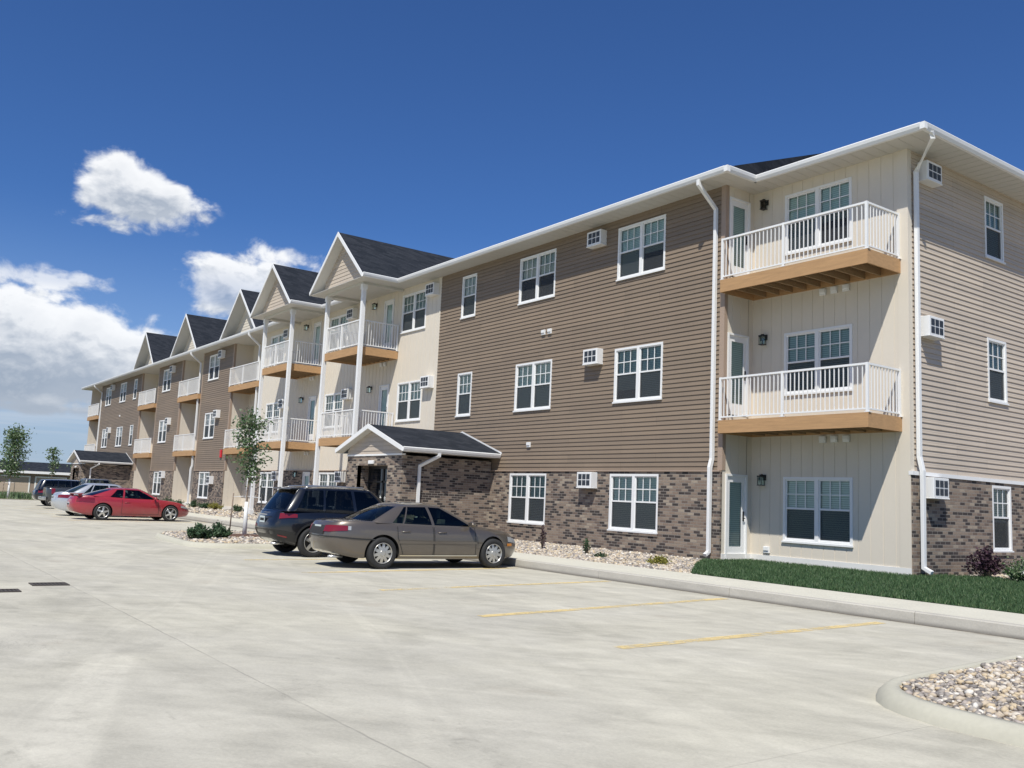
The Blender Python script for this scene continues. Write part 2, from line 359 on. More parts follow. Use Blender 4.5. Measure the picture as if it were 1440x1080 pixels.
# ------------------------------------------------------------------ mesh builder
WORLD = {}
class MB:
    def __init__(s): s.v = []; s.f = []; s.m = []; s.sm = []
    def quad(s, a, b, c, d, mi=0):
        n = len(s.v); s.v += [tuple(a), tuple(b), tuple(c), tuple(d)]; s.f.append((n, n + 1, n + 2, n + 3)); s.m.append(mi); s.sm.append(False)
    def poly(s, pts, mi=0):
        n = len(s.v); s.v += [tuple(p) for p in pts]; s.f.append(tuple(range(n, n + len(pts)))); s.m.append(mi); s.sm.append(False)
    def box(s, x0, x1, y0, y1, z0, z1, mi=0):
        n = len(s.v)
        s.v += [(x0, y0, z0), (x1, y0, z0), (x1, y1, z0), (x0, y1, z0), (x0, y0, z1), (x1, y0, z1), (x1, y1, z1), (x0, y1, z1)]
        for q in ((0, 3, 2, 1), (4, 5, 6, 7), (0, 1, 5, 4), (1, 2, 6, 5), (2, 3, 7, 6), (3, 0, 4, 7)):
            s.f.append(tuple(n + i for i in q)); s.m.append(mi); s.sm.append(False)
    def prism(s, a, b, mi=0):      # two matching polygons a, b
        k = len(a); n = len(s.v); s.v += [tuple(p) for p in a] + [tuple(p) for p in b]
        s.f.append(tuple(n + i for i in reversed(range(k)))); s.m.append(mi); s.sm.append(False)
        s.f.append(tuple(n + k + i for i in range(k))); s.m.append(mi); s.sm.append(False)
        for i in range(k):
            j = (i + 1) % k
            s.f.append((n + i, n + j, n + k + j, n + k + i)); s.m.append(mi); s.sm.append(False)
    def tube(s, pts, rad, mi=0, n=8, rect=None, smooth=True):
        pts = [Vector(p) for p in pts]; rings = []
        if not isinstance(rad, (list, tuple)): rad = [rad] * len(pts)
        for i, p in enumerate(pts):
            a = pts[max(0, i - 1)]; b = pts[min(len(pts) - 1, i + 1)]
            if 0 < i < len(pts) - 1: t = ((p - a).normalized() + (b - p).normalized())
            else: t = b - a
            t.normalize()
            ref = Vector((0, 0, 1)) if abs(t.z) < .8 else Vector((1, 0, 0)) if rect is None else Vector(rect[2])
            u = t.cross(ref).normalized(); w = u.cross(t).normalized()
            st = len(s.v)
            if rect:
                hx, hy = rect[0] / 2, rect[1] / 2
                for cx, cy in ((-1, -1), (1, -1), (1, 1), (-1, 1)): s.v.append(tuple(p + u * hx * cx + w * hy * cy))
                k = 4
            else:
                k = n
                for q in range(n):
                    an = 2 * math.pi * q / n; s.v.append(tuple(p + (u * math.cos(an) + w * math.sin(an)) * rad[i]))
            rings.append(st)
        for i in range(len(rings) - 1):
            a, b = rings[i], rings[i + 1]
            for q in range(k):
                r = (q + 1) % k; s.f.append((a + q, a + r, b + r, b + q)); s.m.append(mi); s.sm.append(smooth and not rect)
        s.f.append(tuple(rings[0] + q for q in reversed(range(k)))); s.m.append(mi); s.sm.append(False)
        s.f.append(tuple(rings[-1] + q for q in range(k))); s.m.append(mi); s.sm.append(False)
    def grid(s, P, mi=0, smooth=True, flip=False):   # P[i][j] points
        n = len(s.v); a = len(P); b = len(P[0])
        for r in P: s.v += [tuple(q) for q in r]
        for i in range(a - 1):
            for j in range(b - 1):
                q = (n + i * b + j, n + i * b + j + 1, n + (i + 1) * b + j + 1, n + (i + 1) * b + j)
                s.f.append(q[::-1] if flip else q); s.m.append(mi); s.sm.append(smooth)
    def build(s, name, mats, parent=None, org=None, bevel=0):
        if not isinstance(mats, (list, tuple)): mats = [mats]
        me = bpy.data.meshes.new(name)
        o = org
        if o is None: o = WORLD.get(parent.name, (0, 0, 0)) if parent else (0, 0, 0)
        v = np.array(s.v, dtype=float) - np.array(o) if len(s.v) else []
        me.from_pydata([tuple(q) for q in v], [], s.f)
        for x in mats: me.materials.append(x)
        me.polygons.foreach_set('material_index', s.m); me.polygons.foreach_set('use_smooth', s.sm)
        me.update()
        ob = bpy.data.objects.new(name, me); COL.objects.link(ob)
        if parent: ob.parent = parent; WORLD[ob.name] = o
        if bevel:
            md = ob.modifiers.new('bevel', 'BEVEL'); md.width = bevel; md.segments = 2; md.limit_method = 'ANGLE'
        return ob
def tag(o, label=None, cat=None, group=None, kind=None):
    if label: o['label'] = label
    if cat: o['category'] = cat
    if group: o['group'] = group
    if kind: o['kind'] = kind
    return o
def thing(name, label, cat, loc=(0, 0, 0), rz=0, group=None):
    o = bpy.data.objects.new(name, None); COL.objects.link(o); o.location = loc; o.rotation_euler = (0, 0, rz)
    o.empty_display_size = .3
    WORLD[o.name] = (0, 0, 0); return tag(o, label, cat, group)
def kids(o): return [c for c in bpy.data.objects if c.parent == o]
def copy_tree(o, parent=None):
    c = o.copy(); COL.objects.link(c)
    if parent is not None: c.parent = parent
    for ch in kids(o): copy_tree(ch, c)
    return c
class Proto:
    def __init__(s, fn, *a): s.fn = fn; s.a = a; s.o = None
    def at(s, parent, loc, rz=0):
        if s.o is None: s.o = s.fn(*s.a); c = s.o
        else: c = copy_tree(s.o)
        c.parent = parent; w = WORLD.get(parent.name, (0, 0, 0))
        if parent is BLD: w = BLDO
        c.location = (loc[0] - w[0], loc[1] - w[1], loc[2] - w[2]); c.rotation_euler = (0, 0, rz)
        return c

# ------------------------------------------------------------------ ground and lot
g = MB(); g.quad((-1500, -1500, -.02), (1500, -1500, -.02), (1500, 1500, -.02), (-1500, 1500, -.02)); tag(g.build('ground', field), kind='structure')
KY, WY, GZ = 11.5, 13.05, .165      # kerb line, back of the pavement, level of the planting beds
g = MB(); g.quad((-66, -16, 0), (30, -16, 0), (30, KY, 0), (-66, KY, 0)); tag(g.build('parking_lot', concrete), kind='structure')
g = MB()
x = -78
while x < 25:
    nx = x + 1.55; g.box(x, nx - .012, KY + .152, WY, .0, .150); x = nx
tag(g.build('pavement', kerbm, bevel=.006), kind='structure')
g = MB()
x = -78
while x < 25:
    nx = x + 3.1
    g.prism([(x, KY, -.01), (x, KY + .15, -.01), (x, KY + .15, .154), (x, KY + .03, .154), (x, KY + .012, .14)], [(nx - .008, KY, -.01), (nx - .008, KY + .15, -.01), (nx - .008, KY + .15, .154), (nx - .008, KY + .03, .154), (nx - .008, KY + .012, .14)]); x = nx
tag(g.build('kerb', kerbc), kind='structure')
g = MB(); g.quad((-95, WY, .10), (25, WY, .10), (25, 60, .14), (-95, 60, .14)); tag(g.build('planting_bed_soil', gravelbase), kind='structure')
for xa, ya, xb, yb in [(-6.64, 6.2, -6.93, 11.1), (-9.0, 6.2, -9.66, 11.25), (-11.85, 6.4, -12.4, 11.3), (-14.6, 6.4, -15.15, 11.3), (-17.35, 6.4, -17.7, 11.3)] + [(-x, 6.4, -x - .4, 11.3) for x in (34.6, 37.7, 40.8, 43.9, 47.0, 50.5)]:
    g = MB(); g.quad((xa - .08, ya, .004), (xa + .08, ya, .004), (xb + .08, yb, .004), (xb - .08, yb, .004))
    tag(g.build('road_marking', yellow), kind='structure')

def rocks(name, inside, xs, ys, n, z, smin, smax, seed=1, zf=None):
    rnd = random.Random(seed)
    bm = bmesh.new(); bmesh.ops.create_icosphere(bm, subdivisions=1, radius=1)
    bv = np.array([v.co[:] for v in bm.verts]); bf = [tuple(v.index for v in f.verts) for f in bm.faces]; bm.free()
    V_, F_ = [], []; k = 0
    rs = np.random.default_rng(seed)
    while k < n:
        x = rnd.uniform(*xs); y = rnd.uniform(*ys)
        if not inside(x, y): continue
        s = rnd.uniform(smin, smax) * (1 if rnd.random() < .8 else 1.35)
        q = bv * (1 + rs.normal(0, .13, (len(bv), 1))) * np.array([s, s * rnd.uniform(.55, .95), s * rnd.uniform(.4, .7)])
        a = rnd.uniform(0, 6.28); t = rnd.uniform(-.5, .5)
        ca, sa, ct, st = math.cos(a), math.sin(a), math.cos(t), math.sin(t)
        M_ = np.array([[ca, -sa, 0], [sa, ca, 0], [0, 0, 1]]) @ np.array([[ct, 0, st], [0, 1, 0], [-st, 0, ct]])
        q = q @ M_.T + np.array([x, y, (zf(x, y) if zf else z) + s * .25 + rnd.uniform(0, .4) * s])
        b0 = k * len(bv); V_.append(q); F_ += [(b0 + f[0], b0 + f[1], b0 + f[2]) for f in bf]; k += 1
    me = bpy.data.meshes.new(name); me.from_pydata(np.concatenate(V_).tolist(), [], F_); me.materials.append(rockm)
    me.polygons.foreach_set('use_smooth', [True] * len(F_)); me.update()
    o = bpy.data.objects.new(name, me); COL.objects.link(o); return tag(o, kind='stuff')

def offset_poly(pts, d):
    n = len(pts); res = []
    for i in range(n):
        a = Vector(pts[i - 1]); b = Vector(pts[i]); c = Vector(pts[(i + 1) % n])
        e1 = (b - a).normalized(); e2 = (c - b).normalized(); nn = Vector((-(e1.y + e2.y), e1.x + e2.x)).normalized()
        res.append(tuple(b + nn * d))
    return res
def round_poly(pts, radii, seg=7):
    res = []; n = len(pts)
    for i in range(n):
        p = Vector(pts[i]); a = (Vector(pts[i - 1]) - p); c = (Vector(pts[(i + 1) % n]) - p); r = radii[i]
        p0 = p + a.normalized() * min(r, a.length * .48); p1 = p + c.normalized() * min(r, c.length * .48)
        for k in range(seg + 1):
            t = k / seg; res.append(tuple(p0 * (1 - t) ** 2 + p * 2 * t * (1 - t) + p1 * t * t))
    return res
def inpoly(pts):
    def f(x, y):
        c = False; n = len(pts)
        for i in range(n):
            x1, y1 = pts[i]; x2, y2 = pts[i - 1]
            if (y1 > y) != (y2 > y) and x < (x2 - x1) * (y - y1) / (y2 - y1) + x1: c = not c
        return c
    return f
def island(outer):
    # rounded kerb with a sloped face, flush fill inside; outer is counter-clockwise
    in1 = offset_poly(outer, .07); in2 = offset_poly(outer, .17)
    g = MB(); n = len(outer)
    P = [[(*outer[i % n], -.004) for i in range(n + 1)], [(*offset_poly(outer, .02)[i % n], .05) for i in range(n + 1)], [(*in1[i % n], .100) for i in range(n + 1)], [(*offset_poly(outer, .10)[i % n], .108) for i in range(n + 1)], [(*in2[i % n], .108) for i in range(n + 1)], [(*in2[i % n], .02) for i in range(n + 1)]]
    g.grid(P, smooth=True, flip=True); tag(g.build('kerb', islekerb), kind='structure')
    g = MB(); g.poly([(*q, .075) for q in in2]); tag(g.build('planting_bed_soil', gravelbase), kind='structure')
    return offset_poly(outer, .19)
isl = round_poly([(-4.22, 6.05), (12, 5.75), (12, 10.9), (-4.62, 10.9)], [1.1, .1, .1, .8])
inr = island(isl)
rocks('gravel', inpoly(inr), (-5, .5), (5.4, 10.8), 17000, .08, .013, .033, 3)
isl2 = round_poly([(-25.9, 6.75), (-20.6, 6.35), (-20.6, 11.46), (-27.0, 11.46)], [1.5, 1.1, .1, .1])
inl = island(isl2)
rocks('gravel', inpoly(inl), (-27, -20), (6, 11.5), 7500, .08, .025, .055, 4)
GL = [(-12.1, 13.1), (-13.9, 15.2), (-15.25, 16.9), (-15.0, 17.35), (-15.05, 18.45), (-10.75, 18.45), (-10.75, 19.6), (-10.1, 20.6), (-8.6, 19.6), (4, 19.6), (4, 13.1)]
ing = inpoly(GL)
rocks('gravel', lambda x, y: not ing(x, y), (-24.9, -11.9), (13.08, 17.33), 15000, .11, .020, .045, 5)
rocks('gravel', lambda x, y: True, (-62, -29.2), (13.1, 17.3), 5200, .10, .04, .09, 6)
rocks('gravel', lambda x, y: not ing(x, y), (-10.7, -5), (19.3, 23.5), 2600, .12, .025, .055, 8)
# lawn
g = MB(); g.poly([(x, y, .150) for x, y in GL]); tag(g.build('turf', turf), kind='structure')
def lawn():
    rs = np.random.default_rng(5); rnd = random.Random(5); N = 120000
    V_ = np.zeros((N, 3, 3)); k = 0
    while k < N:
        x = rnd.uniform(-15.3, 3.5); y = 13.08 + (rnd.random() ** 1.15) * 7.4
        if not ing(x, y): continue
        h = rnd.uniform(.035, .075); a = rnd.uniform(0, 6.28); w = .009
        lx, ly = rnd.gauss(0, .022), rnd.gauss(0, .022)
        V_[k] = [(x - w * math.cos(a), y - w * math.sin(a), .145), (x + w * math.cos(a), y + w * math.sin(a), .145), (x + lx, y + ly, .15 + h)]
        k += 1
    me = bpy.data.meshes.new('grass'); me.from_pydata(V_.reshape(-1, 3).tolist(), [], [(3 * i, 3 * i + 1, 3 * i + 2) for i in range(N)])
    me.materials.append(grassm); me.update(); o = bpy.data.objects.new('grass', me); COL.objects.link(o); tag(o, kind='stuff')
lawn()
# storm drains
def drain(x0, x1, y0, y1, label):
    t = thing('storm_drain', label, 'drain grate', ((x0 + x1) / 2, (y0 + y1) / 2, 0), 0); WORLD[t.name] = tuple(t.location)
    g = MB(); g.box(x0, x1, y0, y0 + .04, .0, .012); g.box(x0, x1, y1 - .04, y1, .0, .012); g.box(x0, x0 + .04, y0 + .04, y1 - .04, .0, .012); g.box(x1 - .04, x1, y0 + .04, y1 - .04, .0, .012)
    g.build('frame', iron, t)
    g = MB(); y = y0 + .06
    while y < y1 - .06: g.box(x0 + .045, x1 - .045, y, y + .022, .003, .010); y += .045
    g.quad((x0 + .04, y0 + .04, .0025), (x1 - .04, y0 + .04, .0025), (x1 - .04, y1 - .04, .0025), (x0 + .04, y1 - .04, .0025), 1)
    g.build('grate', [iron, darkvoid], t)
drain(-13.56, -13.22, 2.12, 2.56, 'dark iron storm drain grate set in the concrete lot beside the long joint')
drain(-12.85, -12.55, 1.45, 1.90, 'dark iron drain grate at the left edge of the lot, cut by the picture edge')

# ================================================================== APARTMENT BUILDING
FY = 17.45; RY = 18.55; Z0 = .165; ST = 3.545; EZ = 9.62; BT = 2.29    # facade, recess, base, storey, soffit, brick top
BLDO = (-50, FY, Z0)
BLD = thing('apartment_building', 'three-storey apartment building with brown siding, brick base, white balconies and gabled slate roofs', 'building', BLDO)
WORLD[BLD.name] = BLDO
def rects(u0, u1, z0, z1, holes):
    us = sorted({u0, u1} | {h for q in holes for h in (q[0], q[1]) if u0 < h < u1})
    zs = sorted({z0, z1} | {h for q in holes for h in (q[2], q[3]) if z0 < h < z1})
    for a, b in zip(us, us[1:]):
        for c, d in zip(zs, zs[1:]):
            mu, mz = (a + b) / 2, (c + d) / 2
            if not any(q[0] < mu < q[1] and q[2] < mz < q[3] for q in holes): yield a, b, c, d
class Wall:
    """u runs along the wall, outward normal is to the right-hand side seen from above"""
    def __init__(s, P, U, N): s.P = Vector(P); s.U = Vector(U); s.N = Vector(N)
    def pt(s, u, z, o=0): q = s.P + s.U * u + s.N * o; return (q.x, q.y, z)
def laps(mb, w, u0, u1, z0, z1, holes=(), ex=.122, t=.021, mi=0):
    z = z0; k = 0
    while z < z1 - 1e-4:
        zn = min(z + ex, z1)
        for a, b, c, d in rects(u0, u1, z, zn, holes):
            oc = t * (1 - (c - z) / ex); od = t * (1 - (d - z) / ex) * 1.0
            mb.quad(w.pt(a, c, oc), w.pt(b, c, oc), w.pt(b, d, od), w.pt(a, d, od), mi)
            if abs(c - z) < 1e-6: mb.quad(w.pt(a, c, 0), w.pt(b, c, 0), w.pt(b, c, oc), w.pt(a, c, oc), mi)
        z = zn
def boards(mb, w, u0, u1, z0, z1, holes=(), pitch=.305, gap=.022, t=.008, mi=0):
    u = u0
    while u < u1 - 1e-4:
        un = min(u + pitch, u1); ug = min(u + pitch - gap, u1)
        for a, b, c, d in rects(u, ug, z0, z1, holes):
            mb.quad(w.pt(a, c, t), w.pt(b, c, t), w.pt(b, d, t), w.pt(a, d, t), mi)
        if un > ug:
            for a, b, c, d in rects(ug, un, z0, z1, holes):
                mb.quad(w.pt(a, c, 0), w.pt(b, c, 0), w.pt(b, d, 0), w.pt(a, d, 0), mi)
                mb.quad(w.pt(ug, c, t), w.pt(ug, c, 0), w.pt(ug, d, 0), w.pt(ug, d, t), mi)
                mb.quad(w.pt(un, c, 0), w.pt(un, c, t), w.pt(un, d, t), w.pt(un, d, 0), mi)
        u = un
def flat(mb, w, u0, u1, z0, z1, holes=(), o=0, mi=0):
    for a, b, c, d in rects(u0, u1, z0, z1, holes):
        mb.quad(w.pt(a, c, o), w.pt(b, c, o), w.pt(b, d, o), w.pt(a, d, o), mi)
    for q in holes:      # reveals
        a, b, c, d = q
        if a < u0 or b > u1: continue
        c = max(c, z0); d = min(d, z1)
        if d <= c: continue
        mb.quad(w.pt(a, c, o), w.pt(a, c, o - .14), w.pt(a, d, o - .14), w.pt(a, d, o), mi); mb.quad(w.pt(b, c, o - .14), w.pt(b, c, o), w.pt(b, d, o), w.pt(b, d, o - .14), mi)
        mb.quad(w.pt(a, c, o), w.pt(b, c, o), w.pt(b, c, o - .14), w.pt(a, c, o - .14), mi)

# ---- windows (origin: bottom centre, outward -y)
def make_window(wd, h, n, bl_h=None, bm_=None):
    mb = MB(); H_ = h; W2 = wd / 2; o = -.028
    mb.box(-W2, -W2 + .06, o, .10, 0, H_); mb.box(W2 - .06, W2, o, .10, 0, H_)
    mb.box(-W2 + .06, W2 - .06, o, .10, H_ - .06, H_); mb.box(-W2 + .06, W2 - .06, o, .10, 0, .055)
    mb.box(-W2 - .02, W2 + .02, o - .03, o + .005, -.025, .018)
    cells = []
    if n == 2:
        mb.box(-.05, .05, o, .10, .055, H_ - .06); cells = [(-W2 + .06, -.05), (.05, W2 - .06)]
    else: cells = [(-W2 + .06, W2 - .06)]
    zm = H_ * .515
    mu = MB(); pu = MB(); bl = MB(); sc = MB()
    for a, b in cells:
        mb.box(a, a + .03, .0, .05, .055, H_ - .06); mb.box(b - .03, b, .0, .05, .055, H_ - .06)
        mb.box(a + .03, b - .03, .0, .05, H_ - .09, H_ - .06); mb.box(a + .03, b - .03, .0, .05, .055, .09)
        mb.box(a + .03, b - .03, -.008, .05, zm - .022, zm + .022)
        pu.quad((a + .03, .03, .09), (b - .03, .03, .09), (b - .03, .03, H_ - .09), (a + .03, .03, H_ - .09))
        c1, c2 = a + .03, b - .03; k = 3
        for i in range(1, k): x = c1 + (c2 - c1) * i / k; mu.box(x - .012, x + .012, .014, .022, zm + .022, H_ - .09)
        zz = (zm + H_ - .07) / 2; mu.box(c1, c2, .0145, .0215, zz - .012, zz + .012)
        bl.box(c1 - .01, c2 + .01, .075, .082, max(.09, (bl_h[cells.index((a, b))] if bl_h else .09)), H_ - .085)
        sc.quad((c1, .010, .09), (c2, .010, .09), (c2, .010, zm - .022), (c1, .010, zm - .022))
    # dark room box behind
    mb.quad((-W2 + .01, .3, 0), (W2 - .01, .3, 0), (W2 - .01, .3, H_), (-W2 + .01, .3, H_), 1)
    mb.quad((-W2 + .01, .08, 0), (-W2 + .01, .3, 0), (-W2 + .01, .3, H_), (-W2 + .01, .08, H_), 1); mb.quad((W2 - .01, .08, 0), (W2 - .01, .3, 0), (W2 - .01, .3, H_), (W2 - .01, .08, H_), 1)
    r = mb.build('window', [white, darkvoid]); WORLD[r.name] = (0, 0, 0)
    pu.build('pane', winglass, r); mu.build('muntin', white, r); bl.build('blind', bm_ or blind_m, r); sc.build('insect_screen', screen_m, r)
    return r
WH = 1.55
class Var:
    def __init__(s, ps, order): s.ps = ps; s.order = order; s.i = 0
    def at(s, *a): p = s.ps[s.order[s.i % len(s.order)]]; s.i += 1; return p.at(*a)
P_dbl = Var([Proto(make_window, 1.9, WH, 2), Proto(make_window, 1.9, WH, 2, (.09, .62)), Proto(make_window, 1.9, WH, 2, (.80, .80), blind2), Proto(make_window, 1.9, WH, 2, (.35, .09), blind3), Proto(make_window, 1.9, WH, 2, (.09, .09), blind3)], [0, 3, 1, 4, 0, 2, 0, 4, 1, 3, 0, 4, 2, 1, 0, 3, 4])
P_sgl = Var([Proto(make_window, .92, WH, 1), Proto(make_window, .92, WH, 1, (.70,), blind2), Proto(make_window, .92, WH, 1, (.09,), blind3)], [0, 2, 1, 0, 2])
LV = [.675, 4.235, 7.79]
def make_ac():
    mb = MB(); w, h, d = .62, .43, .25
    mb.box(-w / 2, w / 2, -d, 0, 0, h)
    mb.box(-w / 2 - .012, w / 2 + .012, -d - .012, -.0, -.03, -.001)
    r = mb.build('air_conditioner', white, bevel=.01); WORLD[r.name] = (0, 0, 0)
    g = MB()
    for i in range(3):
        for j in range(2):
            x = -w / 2 + .07 + i * .175; z = .05 + j * .175
            g.box(x, x + .145, -d - .004, -d + .001, z, z + .15, 0)
            for q in range(5): g.box(x + .003, x + .142, -d - .010, -d - .004, z + .01 + q * .028, z + .018 + q * .028, 1)
    g.build('grille', [grille_m, grille_m], r); return r
P_ac = Proto(make_ac)
def make_vent():
    mb = MB(); mb.box(-.085, .085, -.05, 0, 0, .16); mb.box(-.075, .075, -.075, -.05, .06, .155)
    r = mb.build('wall_vent', white, bevel=.006); WORLD[r.name] = (0, 0, 0); return r
P_vent = Proto(make_vent)
def make_lamp():
    mb = MB(); mb.box(-.06, .06, -.02, 0, .04, .18); mb.tube([(0, -.01, .14), (0, -.09, .19), (0, -.13, .17)], .012)
    for a in ((-.065, -.19), (.055, -.19), (-.065, -.07), (.055, -.07)): mb.box(a[0], a[0] + .010, a[1], a[1] + .01, -.08, .12)
    mb.box(-.07, .07, -.20, -.055, .12, .15); mb.box(-.07, .07, -.20, -.055, -.095, -.08); mb.box(-.03, .03, -.155, -.1, .15, .18)
    r = mb.build('wall_lamp', black); WORLD[r.name] = (0, 0, 0)
    g = MB(); g.box(-.05, .05, -.18, -.08, -.075, .115); g.build('lamp_glass', winglass, r); return r
P_lamp = Proto(make_lamp)
def make_door():
    W2, H_ = .40, 2.03; mb = MB()
    mb.box(-W2, -W2 + .05, -.04, .08, 0, H_ + .05); mb.box(W2 - .05, W2, -.04, .08, 0, H_ + .05); mb.box(-W2 + .05, W2 - .05, -.04, .08, H_, H_ + .05)
    mb.box(-W2 + .05, -W2 + .17, .0, .04, .02, H_); mb.box(W2 - .17, W2 - .05, .0, .04, .02, H_); mb.box(-W2 + .17, W2 - .17, .0, .04, H_ - .15, H_); mb.box(-W2 + .17, W2 - .17, .0, .04, .02, .30)
    r = mb.build('balcony_door', white); WORLD[r.name] = (0, 0, 0)
    g = MB(); g.quad((-W2 + .17, .02, .30), (W2 - .17, .02, .30), (W2 - .17, .02, H_ - .15), (-W2 + .17, .02, H_ - .15)); g.build('door_glass', winglass, r)
    g = MB(); g.box(-W2 + .16, W2 - .16, .05, .06, .28, H_ - .14); g.build('blind', blind_m, r)
    g = MB(); g.tube([(W2 - .11, -.0, 1.0), (W2 - .11, -.055, 1.0), (W2 - .19, -.055, 1.0)], .012); g.box(W2 - .135, W2 - .085, -.012, .0, .93, 1.17); g.build('door_handle', black, r)
    return r
P_door = Proto(make_door)

def downspout(pts, name='downspout', parent=None, bottom=True):
    g = MB(); g.tube(pts, 0, rect=(.105, .085, (1, 0, 0)), mi=0)
    return g.build(name, white, parent or BLD, bevel=.008)

def balcony(x0, x1, yf, yb, zt, rail_l, rail_r, brk=None):
    """deck with wooden rim, joists and boards; white metal railing as sub-part"""
    h = .32; g = MB()
    g.box(x0, x1, yf, yf + .04, zt - h, zt - .005); g.box(x0, x0 + .04, yf + .04, yb, zt - h, zt - .005); g.box(x1 - .04, x1, yf + .04, yb, zt - h, zt - .005)
    g.box(x0 + .04, x1 - .04, yb - .04, yb, zt - h, zt - .03)
    x = x0 + .4
    while x < x1 - .2: g.box(x, x + .04, yf + .04, yb - .04, zt - h + .02, zt - .034, 1); x += .4
    y = yf + .045
    while y < yb - .1: g.box(x0 + .045, x1 - .045, y, y + .125, zt - .032, zt - .002, 1); y += .135
    b = g.build('balcony', [wood, woodg], BLD)
    WORLD[b.name] = BLDO
    r = MB(); t = zt + 1.06; lo = zt + .06; yr = yf + .035
    def run(a, b_, posts=2):
        a = Vector(a); b_ = Vector(b_); L = (b_ - a).length; d = (b_ - a).normalized(); pn = Vector((-d.y, d.x))
        def bar(z0, z1, w):
            c = [a + pn * w, b_ + pn * w, b_ - pn * w, a - pn * w]
            r.prism([(q.x, q.y, z0) for q in c], [(q.x, q.y, z1) for q in c])
        bar(t - .045, t, .025); bar(lo, lo + .035, .018)
        n = max(2, round(L / .115))
        for i in range(1, n):
            p = a + d * L * i / n; r.box(p.x - .0095, p.x + .0095, p.y - .0095, p.y + .0095, lo + .03, t - .045)
        for p in ([b_] if posts == 1 else [a, b_] if L < 2.6 else [a, a + d * L * .46, b_]):
            r.box(p.x - .028, p.x + .028, p.y - .028, p.y + .028, zt, t + .005)
            r.box(p.x - .06, p.x + .06, p.y - .034, p.y + .06, zt - .001, zt + .012)
    run((x0 + .04, yr), (x1 - .04, yr))
    if rail_r: run((x1 - .04, yr + .028), (x1 - .04, yb - .05), 1)
    if rail_l: run((x0 + .04, yr + .028), (x0 + .04, yb - .05), 1)
    r.build('railing', white, b)
    return b

# ---- wall pieces --------------------------------------------------
wF = Wall((0, FY, 0), (1, 0, 0), (0, -1, 0))            # main facade, u = x
wR = Wall((0, RY, 0), (1, 0, 0), (0, -1, 0))            # recess back
XR0, XR1 = -15.15, -10.87                                # right bay
XC0, XC1 = -46.9, -28.95                                 # cream centre
def hole(xc, lvl, w=1.9): return (xc - w / 2 + .01, xc + w / 2 - .01, LV[lvl] + .01, LV[lvl] + WH - .01)
WIN = []         # (x, level, proto, y offset)
def brown_section(x0, x1, wins, brick_ok=True, corner_l=False, corner_r=False):
    """wins: list of (xc, width, levels)"""
    hs = [hole(xc, l, w) for xc, w, ls in wins for l in ls]
    g = MB(); laps(g, wF, x0, x1, BT + .02, EZ + .03, hs); g.build('siding_wall', brown, BLD)
    g = MB(); hb = [hole(xc, 0, w) for xc, w, ls in wins if 0 in ls]
    flat(g, wF, x0, x1, Z0 - .1, BT, hb, .07); g.poly([wF.pt(x0, BT, .07), wF.pt(x1, BT, .07), wF.pt(x1, BT, 0), wF.pt(x0, BT, 0)])
    for h in hb: g.box(h[0] - .03, h[1] + .03, FY - .095, FY - .068, h[2] - .10, h[2] - .025)
    g.box(x0, x1, FY - .105, FY - .002, BT + .001, BT + .035, 1)
    for q in (x0, x1): g.quad((q, FY - .07, Z0 - .1), (q, FY, Z0 - .1), (q, FY, BT), (q, FY - .07, BT))
    g.build('brick_wall', [brick, tan], BLD)
    for xc, w, ls in wins:
        for l in ls: (P_dbl if w > 1.5 else P_sgl).at(BLD, (xc, FY - (.045 if l == 0 else .0), LV[l]))
brown_section(XC1, XR0, [(-18.20, 1.9, (0, 1, 2)), (-22.98, 1.9, (0, 1, 2)), (-26.98, .92, (1, 2))])
for l, z in enumerate((1.83, 5.42, 8.98)): P_ac.at(BLD, (-19.98, FY - (.07 if l == 0 else .0), z))
for x, z in ((-22.50, 6.60), (-22.18, 6.60), (-23.03, 3.05)): P_vent.at(BLD, (x, FY - .015, z))
# corner posts
def corner(x, y, sx, z0=BT, z1=EZ, m_=tan, wx=.16, wy=.14):
    g = MB(); 
    g.box(min(x, x + sx * wx), max(x, x + sx * wx), y - .022, y - .001, z0, z1)
    g.box(x - sx * .001 if sx < 0 else x - .02, x + .02 if sx < 0 else x + .001, y - .022, y + wy, z0, z1) if False else None
    g.box(min(x, x - sx * .022), max(x, x - sx * .022), y - .022, y + wy, z0, z1)
    return g.build('corner_trim', m_, BLD)
corner(XR0, FY, -1, BT + .04, EZ + .02, tan, .13, .1)
